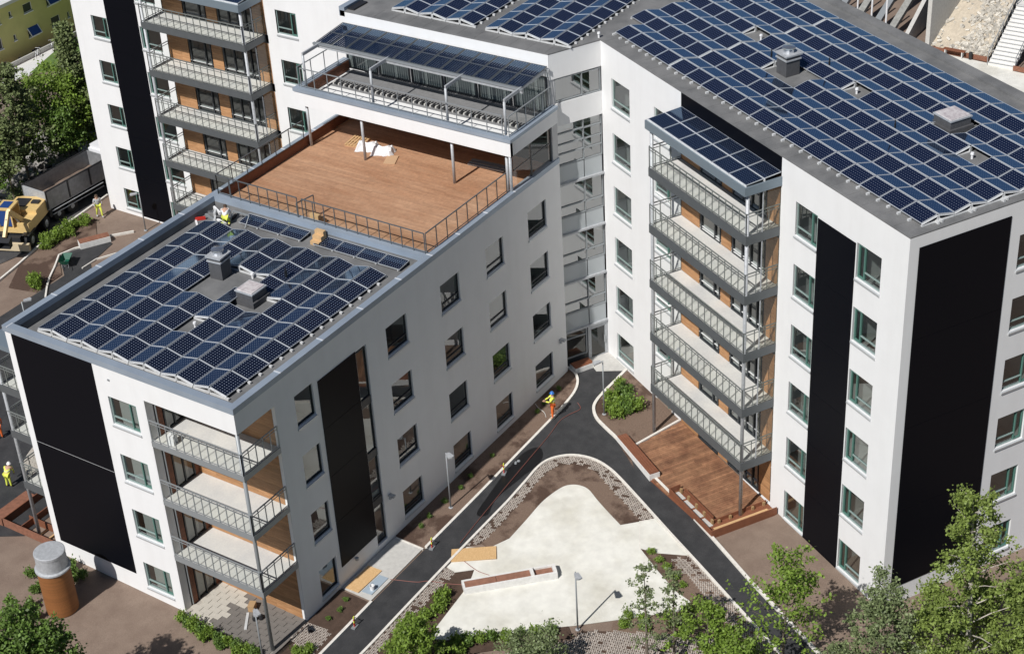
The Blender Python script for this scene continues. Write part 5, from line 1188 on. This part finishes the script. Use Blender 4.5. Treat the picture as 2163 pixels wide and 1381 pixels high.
# ------------------------------------------------------------ back right: rock slope, stairs, bench, retaining walls
def back_right():
    struct(MB().prism([(50, -30), (72.3, -30), (72.3, -1.0), (50, -1.0)], 0, .03, gf=gz).build('pavement', 'plaza_concrete'))
    zg = gz(72, -4)
    # rock slope with rubble
    def hz(x, y): return zg + max(0, (x - 72.2)) * .55
    m = MB(); NX, NY = 14, 14; rnd = random.Random(8)
    g = [[(72.7 + i * .72, -1.3 - j * .342, hz(72.7 + i * .72, 0) + rnd.uniform(-.1, .1)) for j in range(NY)] for i in range(NX)]
    for i in range(NX - 1):
        for j in range(NY - 1): m.quad(g[i][j], g[i][j + 1], g[i + 1][j + 1], g[i + 1][j])
    struct(m.build('rock_slope', 'sand_rock'))
    m = MB()
    for i in range(900):
        x = 72.8 + rnd.random() ** 1.2 * 7; y = rnd.gauss(-4.5, .7) if rnd.random() < .7 else rnd.uniform(-5.6, -1.4)
        if not -5.7 < y < -1.4 or (rnd.random() < .6 and -3.4 < y < -1.8 and x > 73.6): continue
        s = rnd.uniform(.06, .2); a = rnd.uniform(0, 6); X = Matrix.Translation((x, y, hz(x, 0))) @ Matrix.Rotation(a, 4, (rnd.random(), rnd.random(), 1)); m.box(-s, s, -s * .6, s * .6, -s * .4, s * .5, 0, X)
    m.build('rubble', 'rubble')['kind'] = 'stuff'
    # retaining wall on the left of the slope
    o = MB().prism([(72.5, -1.3), (84, -3.0), (84, -2.7), (72.5, -1.0)], -.5, 0).build('retaining_wall', 'concrete')
    for v in o.data.vertices:
        v.co.z = (zg - .5) if v.co.z < -.2 else zg + 4.6 + (v.co.x - 72) * .3
    tag(o, 'grey concrete retaining wall left of the rocky slope, top right', 'wall')
    o = MB().prism([(72.5, .3), (84, .7), (84, 1.0), (72.5, .6)], -.5, 0).build('retaining_wall', 'concrete')
    for v in o.data.vertices: v.co.z = (zg - .5) if v.co.z < -.2 else zg + 1.1 + (v.co.x - 73) * .40
    tag(o, 'sloping grey concrete stair wall beyond the roof edge, top right', 'wall')
    # corten edging
    for (a, b, l) in (((72.6, -1.4), (72.5, -5.75), 'long rusty steel edging strip at the foot of the rocky slope'), ((71.9, -7.75), (71.8, -12.0), 'rusty steel edging strip right of the outdoor stairs')):
        o = MB().bar((*a, zg + .15), (*b, zg + .15), .1, .35).build('steel_edging', 'corten'); tag(o, l, 'edging')
    t = thing('park_bench', 'small wooden bench with pale legs in front of the rocky slope', 'bench', (72.25, -3.3, zg + .05), PI / 2)
    for i in range(3): MB().box(-.8, .8, -.2 + i * .14, -.2 + i * .14 + .11, .45, .49).build('seat_slat', 'wood_brown', t)
    for x in (-.65, .6): MB().box(x, x + .06, -.2, .2, 0, .45).build('leg', 'concrete_light', t)
    o = MB().lathe([(.12, 0), (.14, .5), (.12, .55)], n=10).build('litter_bin', 'plastic_black', None, (72.3, -4.5, zg)); tag(o, 'small black bin at the right end of the park bench', 'bin')
    # stairs: lower flight, landing, upper flight to the left
    t = thing('outdoor_stairs', 'long flight of pale concrete outdoor stairs with railings, top right', 'stairs')
    n = 15; run = .36; rise = .17
    sm = MB().box(0, run + .03, -1.85, 0, -.25, 0).mesh('step', ['concrete_light'])
    for i in range(n): link('step', sm, t, (72.0 + i * run, -5.9, zg + (i + 1) * rise), 0.02)
    nm = MB().box(-.01, .09, -1.86, .01, .001, .012).mesh('nosing_shadow', ['steel_mid'])  # dark edge strips paint in the shadow lines of the steps
    for i in range(n): link('nosing_shadow', nm, t, (72.0 + i * run, -5.9, zg + (i + 1) * rise), 0.02)
    zl = zg + n * rise; xl = 72.0 + n * run
    MB().prism([(xl, -5.8), (xl, -7.9), (xl + 1.7, -7.9), (xl + 1.9, -4.6)], zl - .2, zl).build('landing', 'concrete_light', t)
    for i in range(14): link('step', sm, t, (xl + 1.0 + i * run, -4.9 + i * .30, zl + (i + 1) * rise), .55); link('nosing_shadow', nm, t, (xl + 1.0 + i * run, -4.9 + i * .30, zl + (i + 1) * rise), .55)
    for y in (-5.85, -7.85):
        m = MB(); a = Vector((72.0, y, zg + .9)); b = Vector((xl, y, zl + .9)); m.bar(a, b, .05); m.bar(a - Vector((0, 0, .4)), b - Vector((0, 0, .4)), .03)
        for q in range(7): p = a.lerp(b, q / 6); m.bar(p - Vector((0, 0, .9)), p, .04)
        m.build('handrail', 'steel_mid', t)
    m = MB(); a = Vector((xl + .4, -5.0, zl + .9)); b = a + Vector((4.4, 3.6, 14 * rise)); m.bar(a, b, .05); 
    for q in range(7): p = a.lerp(b, q / 6); m.bar(p - Vector((0, 0, .9)), p, .04)
    m.build('handrail', 'steel_dark', t)
    struct(MB().prism([(xl + 2.0, -14), (92, -14), (92, -3.5), (xl + 6, -3.5)], zl, zl + .1).build('grass_bank', 'grass'))
    # steel stair structure with dark gaps behind the roof edge
    t = thing('bridge_stair', 'dark open steel stair structure with sloping grey beams behind the top roof', 'stair structure')
    MB().prism([(70.0, -.95), (90, -3.5), (90, 14), (70.0, 14)], zg - .4, zg + .02).build('painted_shade_floor', 'plastic_black', t)  # black sheet stands in for the deep shade between the beams
    for i, (y, c) in enumerate(((1.9, 'weathered'), (3.2, 'steel_mid'), (4.8, 'weathered'), (6.4, 'steel_mid'), (8.2, 'weathered'))):
        MB().bar((72.6, y, zg + .5), (84, y - .4, zg + 5.2), .5, .35).build('sloping_beam', c, t)
    for i in range(5): MB().tube([(73.6 + i * .9, 2.5 + i * 1.5, zg), (73.6 + i * .9, 2.5 + i * 1.5, zg + 4.5)], .07, 8).build('post', 'white_paint', t)
back_right()

# ------------------------------------------------------------ vegetation
def leaf_mesh(name, pts, size, mt, rng, droop=0., flat=.35):
    """pts (N,3): one quad leaf (kite) per point with random orientation"""
    N = len(pts); a = rng.uniform(0, 2 * PI, N); tilt = rng.normal(0, flat + .35, N)
    d = np.stack([np.cos(a) * np.cos(tilt), np.sin(a) * np.cos(tilt), np.sin(tilt) - droop], 1); d /= np.linalg.norm(d, axis=1)[:, None]
    r = rng.normal(0, 1, (N, 3)) * .55 + np.array([0, 0, 1.0]); s = np.cross(d, r); s /= np.linalg.norm(s, axis=1)[:, None] + 1e-9
    L = (size * rng.uniform(.6, 1.35, N))[:, None]; Wd = L * .34
    V = np.stack([pts, pts + d * L * .5 + s * Wd, pts + d * L, pts + d * L * .5 - s * Wd], 1).reshape(-1, 3)
    me = bpy.data.meshes.new(name); me.vertices.add(4 * N); me.vertices.foreach_set('co', V.astype(np.float32).ravel()); me.loops.add(4 * N); me.polygons.add(N)
    me.loops.foreach_set('vertex_index', np.arange(4 * N, dtype=np.int32)); me.polygons.foreach_set('loop_start', np.arange(0, 4 * N, 4, dtype=np.int32)); me.polygons.foreach_set('loop_total', np.full(N, 4, dtype=np.int32))
    me.materials.append(MATS[mt]); me.update(calc_edges=True); return me
def tree(name, label, cat, x, y, h, rad, kind, seed, z=None, n_leaf=9000, size=.12, leafm='leaf_birch', barkm='bark', base_frac=.15, group=None, narrow=1.0, clump=.24):
    rng = np.random.default_rng(seed); rnd = random.Random(seed); z = gz(x, y) if z is None else z
    t = thing(name, label, cat, (x, y, z), 0, group); m = MB(); tips = []
    lean = Vector((rnd.uniform(-.06, .06), rnd.uniform(-.06, .06), 0)) * h
    top = Vector((0, 0, h)) + lean; tr = max(.03, h * .014); P = [Vector((0, 0, -.2)), Vector((0, 0, h * .3)) + lean * .2, Vector((0, 0, h * .65)) + lean * .5, top]
    if kind != 'bush': m.tube(P, [tr, tr * .8, tr * .45, tr * .12], 7)
    nb = {'birch': 46, 'spruce': 70, 'dense': 60, 'bush': 26, 'sparse': 20}[kind]
    for i in range(nb):
        f = base_frac + (1 - base_frac) * ((i + rnd.random()) / nb) ** (.9 if kind != 'spruce' else 1.0); f = min(f, .98)
        p0 = Vector((0, 0, h * f)) + lean * f; a = i * 2.4 + rnd.uniform(-.5, .5)
        if kind == 'spruce': L = rad * (1.05 - f) * rnd.uniform(.8, 1.15); up = -.25
        elif kind in ('birch', 'sparse'): L = rad * (1.15 - f * .85) * rnd.uniform(.5, 1.15); up = rnd.uniform(.3, .9)
        elif kind == 'bush': L = rad * rnd.uniform(.7, 1.1); up = rnd.uniform(.2, 1.6); p0 = Vector((rnd.uniform(-.2, .2) * rad, rnd.uniform(-.2, .2) * rad, 0))
        else: L = rad * math.sqrt(max(.08, 1 - ((f - .5) / .55) ** 2)) * rnd.uniform(.75, 1.12); up = rnd.uniform(.0, .5)
        if kind == 'bush': L = min(L, rad); p1 = p0 + Vector((math.cos(a) * L / (1 + up * .5), math.sin(a) * L / (1 + up * .5), h * min(.9, .25 + up * .45)))
        else: p1 = p0 + Vector((math.cos(a) * L * narrow, math.sin(a) * L * narrow, L * up))
        mid = p0.lerp(p1, .5) + Vector((0, 0, .06 * L)); r0 = max(.012, tr * .35 * (1 - f * .6)); m.tube([p0, mid, p1], [r0, r0 * .6, r0 * .25], 4, caps=False)
        for q in range(5 if kind != 'sparse' else 4):
            e = (p0.lerp(p1, .35 + .65 * (q + rnd.random()) / 5)); w_ = L * .28
            tips.append((e.x + rnd.gauss(0, w_), e.y + rnd.gauss(0, w_), e.z + rnd.gauss(0, w_ * .6)))
        tips.append(tuple(p1))
    tips.append(tuple(top))
    T = np.array(tips); wts = rng.uniform(.2, 1.0, len(T)) ** 1.5; wts /= wts.sum(); k = rng.choice(len(T), n_leaf, p=wts); sg = (clump if kind in ('dense', 'spruce', 'bush') else clump * .62) * rad * .42
    pts = T[k] + rng.normal(0, 1, (n_leaf, 3)) * np.array([sg, sg, sg * .7]) * rng.uniform(.5, 1.2, (n_leaf, 1)); pts = pts[pts[:, 2] > .03]
    m.build('trunk' if kind != 'bush' else 'stems', barkm, t)
    link('crown', leaf_mesh('crown', pts, size, leafm, rng, droop=.1), t); return t
tree('birch_tree', 'tall slender birch rising in front of the right wing corner, bottom right', 'tree', 13.1, -26.5, 10.6, 2.2, 'birch', 1, n_leaf=10500, size=.13, barkm='bark_pale')
tree('willow_tree', 'silvery green bushy tree below the white corner of the right wing', 'tree', 11.1, -23.6, 5.6, 1.9, 'birch', 2, n_leaf=7500, size=.13, leafm='leaf_silver')
tree('birch_tree', 'leafy birch filling the bottom right picture corner', 'tree', 14.0, -28.6, 6.8, 2.3, 'birch', 3, n_leaf=10500, size=.13, leafm='leaf_birch')
tree('young_tree', 'airy yellow-green young tree between path and right wing, bottom right of centre', 'tree', 10.4, -19.4, 6.4, 2.1, 'birch', 4, n_leaf=3000, size=.15, leafm='leaf_bright', base_frac=.25)
tree('young_tree', 'low spreading sapling left of the airy young tree at the bottom', 'tree', 8.7, -16.8, 3.6, 2.0, 'sparse', 5, n_leaf=2800, size=.14, leafm='leaf_bright')
tree('sapling', 'very thin sparse sapling in front of the pale plaza corner', 'tree', 7.5, -14.5, 5.4, 1.2, 'sparse', 6, n_leaf=1500, size=.11, leafm='leaf_silver')
tree('sapling', 'thin see-through sapling right beside the sparse one at the plaza edge', 'tree', 8.6, -15.2, 5.0, 1.1, 'sparse', 16, n_leaf=1300, size=.11, leafm='leaf_silver')
tree('willow_tree', 'dense silvery bush tree at the bottom edge right of centre', 'tree', 4.4, -10.8, 2.5, 1.3, 'dense', 7, n_leaf=5500, size=.12, leafm='leaf_silver')
tree('willow_tree', 'fresh green bushy tree at the bottom edge below the path', 'tree', 2.3, -6.3, 3.0, 1.3, 'birch', 8, n_leaf=6000, size=.13, leafm='leaf_bright')
tree('dark_tree', 'glossy dark green tree in the bottom left corner', 'tree', -8.9, 4.7, 7.6, 1.05, 'dense', 9, n_leaf=7500, size=.14, leafm='leaf_green')
tree('dark_tree', 'glossy green tree at the bottom edge below the vent tower', 'tree', -8.7, 3.3, 6.8, 1.2, 'dense', 10, n_leaf=9000, size=.14, leafm='leaf_green')
tree('dark_tree', 'tree at the very bottom casting leafy shade on the bare soil', 'tree', -10.0, 4.0, 7.2, 1.6, 'dense', 11, n_leaf=12000, size=.15, leafm='leaf_green')
tree('birch_tree', 'middle tree of the bottom right group, in front of the last black stripe', 'tree', 12.2, -25.3, 5.6, 1.7, 'birch', 12, n_leaf=5000, size=.13, leafm='leaf_birch')
tree('willow_tree', 'silver-leaved shrub tree on the bottom edge below the bare gravel bed', 'tree', 10.0, -22.2, 2.6, 1.5, 'birch', 13, n_leaf=4500, size=.12, leafm='leaf_silver')
tree('young_tree', 'light green low tree touching the bottom edge where the right path ends', 'tree', 8.4, -18.4, 2.6, 1.7, 'birch', 14, n_leaf=4000, size=.14, leafm='leaf_bright')
tree('birch_tree', 'rounded birch in front of the right wing end wall base', 'tree', 14.6, -26.0, 4.6, 1.7, 'birch', 15, n_leaf=4500, size=.13)
# back left slope
tree('spruce_tree', 'tall greyish spruce against the yellow house and the white wall', 'tree', 31.6, 41.9, 9.2, 2.1, 'spruce', 21, n_leaf=13000, size=.24, leafm='leaf_spruce', base_frac=.05)
tree('leafy_tree', 'bright green broad tree below the tall spruce', 'tree', 29.9, 42.6, 5.8, 2.7, 'dense', 22, n_leaf=13000, size=.19, leafm='leaf_bright')
tree('pine_tree', 'dark pine near the left picture edge above the excavator', 'tree', 25.6, 41.6, 8.0, 2.3, 'birch', 23, n_leaf=9000, size=.20, leafm='leaf_spruce')
tree('pine_tree', 'ragged pine with bare trunk leaning above the excavator', 'tree', 22.9, 40.0, 6.0, 1.9, 'birch', 24, n_leaf=7000, size=.19, leafm='leaf_spruce', base_frac=.4)
tree('leafy_tree', 'mid green tree directly above the truck bed', 'tree', 28.3, 40.4, 4.6, 1.8, 'birch', 25, n_leaf=6000, size=.17, leafm='leaf_green', base_frac=.4)
tree('pine_tree', 'thin-branched dark tree squeezed beside the white wall above the van', 'tree', 31.4, 39.9, 6.0, 1.9, 'birch', 26, n_leaf=7000, size=.18, leafm='leaf_spruce', base_frac=.3)
tree('leafy_tree', 'dark leafy tree cut by the left picture edge below the yellow house', 'tree', 22.5, 41.5, 6.5, 2.4, 'birch', 27, n_leaf=8000, size=.19, leafm='leaf_green')
tree('small_pine', 'small bushy pine by the truck tailgate', 'tree', 23.4, 39.9, 1.9, .9, 'bush', 28, n_leaf=3500, size=.13, leafm='leaf_spruce')
# rocky ground between the trees
m = MB(); rnd = random.Random(12)
for i in range(260):
    x = rnd.uniform(23, 38); y = rnd.uniform(39.6, 52); s = rnd.uniform(.2, .8); X = Matrix.Translation((x, y, slope_z(x, y))) @ Matrix.Rotation(rnd.uniform(0, 6), 4, (rnd.random(), rnd.random(), 1)); m.box(-s, s, -s * .7, s * .7, -s * .5, s * .5, 0, X)
m.build('rocks', 'rock')['kind'] = 'stuff'
# planted shrubs
SH = {}
ORD = ['first', 'second', 'third', 'fourth', 'fifth', 'sixth', 'seventh', 'eighth', 'ninth', 'tenth', 'eleventh', 'twelfth', 'thirteenth', 'fourteenth']
def shrub_row(pts, r, h, noun, frm, group, kinds):
    # ordered from left to right as seen in the picture
    order = sorted(range(len(pts)), key=lambda i: (Vector((pts[i][0], pts[i][1], 0)) - CAM).dot(cr) / (Vector((pts[i][0], pts[i][1], 0)) - CAM).dot(cf))
    for q, i in enumerate(order): shrub(pts[i][0], pts[i][1], r * random.uniform(.85, 1.15), h * random.uniform(.85, 1.2), '%s, %s from the left %s' % (noun, ORD[q], frm), group, kinds[i % len(kinds)], i)
def shrub(x, y, r, h, where, group, mt='leaf_bright', k=0):
    key = (mt, k % 3)
    if key not in SH:
        rng = np.random.default_rng(50 + k % 3 + len(SH)); rn = random.Random(3 + k); m = MB(); tips = []
        for i in range(11):
            a = i * 2.4; L = rn.uniform(.4, 1.0); p = Vector((math.cos(a) * L * .8, math.sin(a) * L * .8, rn.uniform(.45, 1.0))); m.tube([(0, 0, 0), p * .6, p], [.03, .02, .01], 4, caps=False); tips += [tuple(p), tuple(p * .7)]
        T = np.array(tips); kk = rng.integers(0, len(T), 620); pts = T[kk] + rng.normal(0, .20, (620, 3)); pts[:, 2] = np.abs(pts[:, 2])
        SH[key] = (m.mesh('stems', ['bark']), leaf_mesh('foliage', pts, .30, mt, rng))
    t = thing('shrub', where, 'shrub', (x, y, gz(x, y) + .02), random.uniform(0, 6), group); t.scale = (r, r, h)
    link('stems', SH[key][0], t); link('foliage', SH[key][1], t)
shrub_row([(23.54, -3.42), (24.12, -3.58), (22.98, -3.86), (24.49, -3.71), (24.8, -3.15), (23.87, -4.14), (22.5, -4.3), (23.1, -4.55), (23.5, -4.9)], .42, .5, 'green shrub', 'in the cluster at the entrance lamp post', 'shrubs by the entrance lamp', ['leaf_bright', 'leaf_green'])
shrub_row([(23.75, 34.87), (23.25, 35.19), (22.6, 35.16), (22.3, 34.6), (21.73, 34.9), (21.05, 34.95), (21.81, 35.3), (20.94, 35.4), (20.4, 34.8)], .38, .5, 'green shrub', 'in the row beside the yellow excavator', 'shrubs beside the excavator', ['leaf_bright'])
shrub_row([(17.03, 32.43), (16.7, 31.9), (16.9, 32.1)], .42, .55, 'green shrub', 'in the dark bed left of the low roof', 'shrubs left of the low roof', ['leaf_bright'])
shrub_row([(3.99, -4.1), (4.57, -4.3), (5.2, -4.5), (5.89, -4.68), (6.4, -4.5), (6.8, -4.4), (3.3, -4.4), (2.7, -4.6)], .34, .42, 'green shrub', 'in the bed between path and plaza corner', 'shrubs along the lower left plaza bed', ['leaf_bright'])
shrub_row([(4.5, -6.6), (4.86, -7.04), (5.2, -7.4), (5.59, -7.8), (5.95, -8.3), (6.35, -8.75), (6.8, -9.25), (7.3, -9.8), (4.2, -7.0), (3.9, -6.3)], .33, .4, 'small green shrub', 'in the row under the front plaza edge', 'shrubs under the front plaza edge', ['leaf_bright', 'leaf_green'])
shrub_row([(9.29, -12.3), (9.98, -12.9), (10.79, -13.7), (11.49, -14.4), (9.6, -13.2), (10.4, -14.2), (9.9, -12.2)], .30, .36, 'small green shrub', 'in the bed right of the plaza lamp', 'shrubs right of the plaza lamp', ['leaf_bright'])
shrub_row([(14.18, -10.97), (13.86, -11.58), (13.54, -12.13), (13.2, -12.8), (12.9, -13.3)], .20, .22, 'tiny round shrub', 'in the bare bed by the right path', 'tiny shrubs by the right path', ['leaf_bright'])
shrub_row([(-.5, 4.9), (-.62, 4.4), (-.66, 3.95), (-.66, 3.5), (-.66, 3.03), (-.66, 2.5), (-.66, 2.0), (-.62, 1.5), (-.6, 1.0), (-.6, .5), (-1.0, 3.2), (-1.0, 2.2), (-1.0, 1.2)], .30, .42, 'green hedge shrub', 'along the patio edge', 'hedge shrubs along the patio', ['leaf_bright', 'leaf_green'])
shrub_row([(.5, -1.0), (.9, -1.3), (.3, -1.5), (-.2, -1.2)], .27, .36, 'green shrub', 'between patio corner and grid paving', 'shrubs at the patio corner', ['leaf_bright'])
shrub_row([(-.58, 11.6), (-.77, 10.75), (-.9, 11.2), (-1.96, 12.9), (-2.6, 11.9), (-3.5, 11.3), (-1.2, 10.9), (-3.9, 10.6)], .26, .4, 'green shrub', 'in the bed round the vent tower', 'shrubs around the vent tower', ['leaf_green'])
shrub_row([(23.0, -.5), (22.3, -.5), (21.5, -.5), (20.7, -.6), (16.47, -.6), (14.54, -.6), (13.53, -.7), (12.3, -.6), (11.0, -.6), (10.2, -.7), (4.3, -.7), (3.6, -.9), (2.9, -.8)], .14, .18, 'tiny seedling plant', 'along the low wing wall', 'seedlings along the low wing wall', ['leaf_green'])
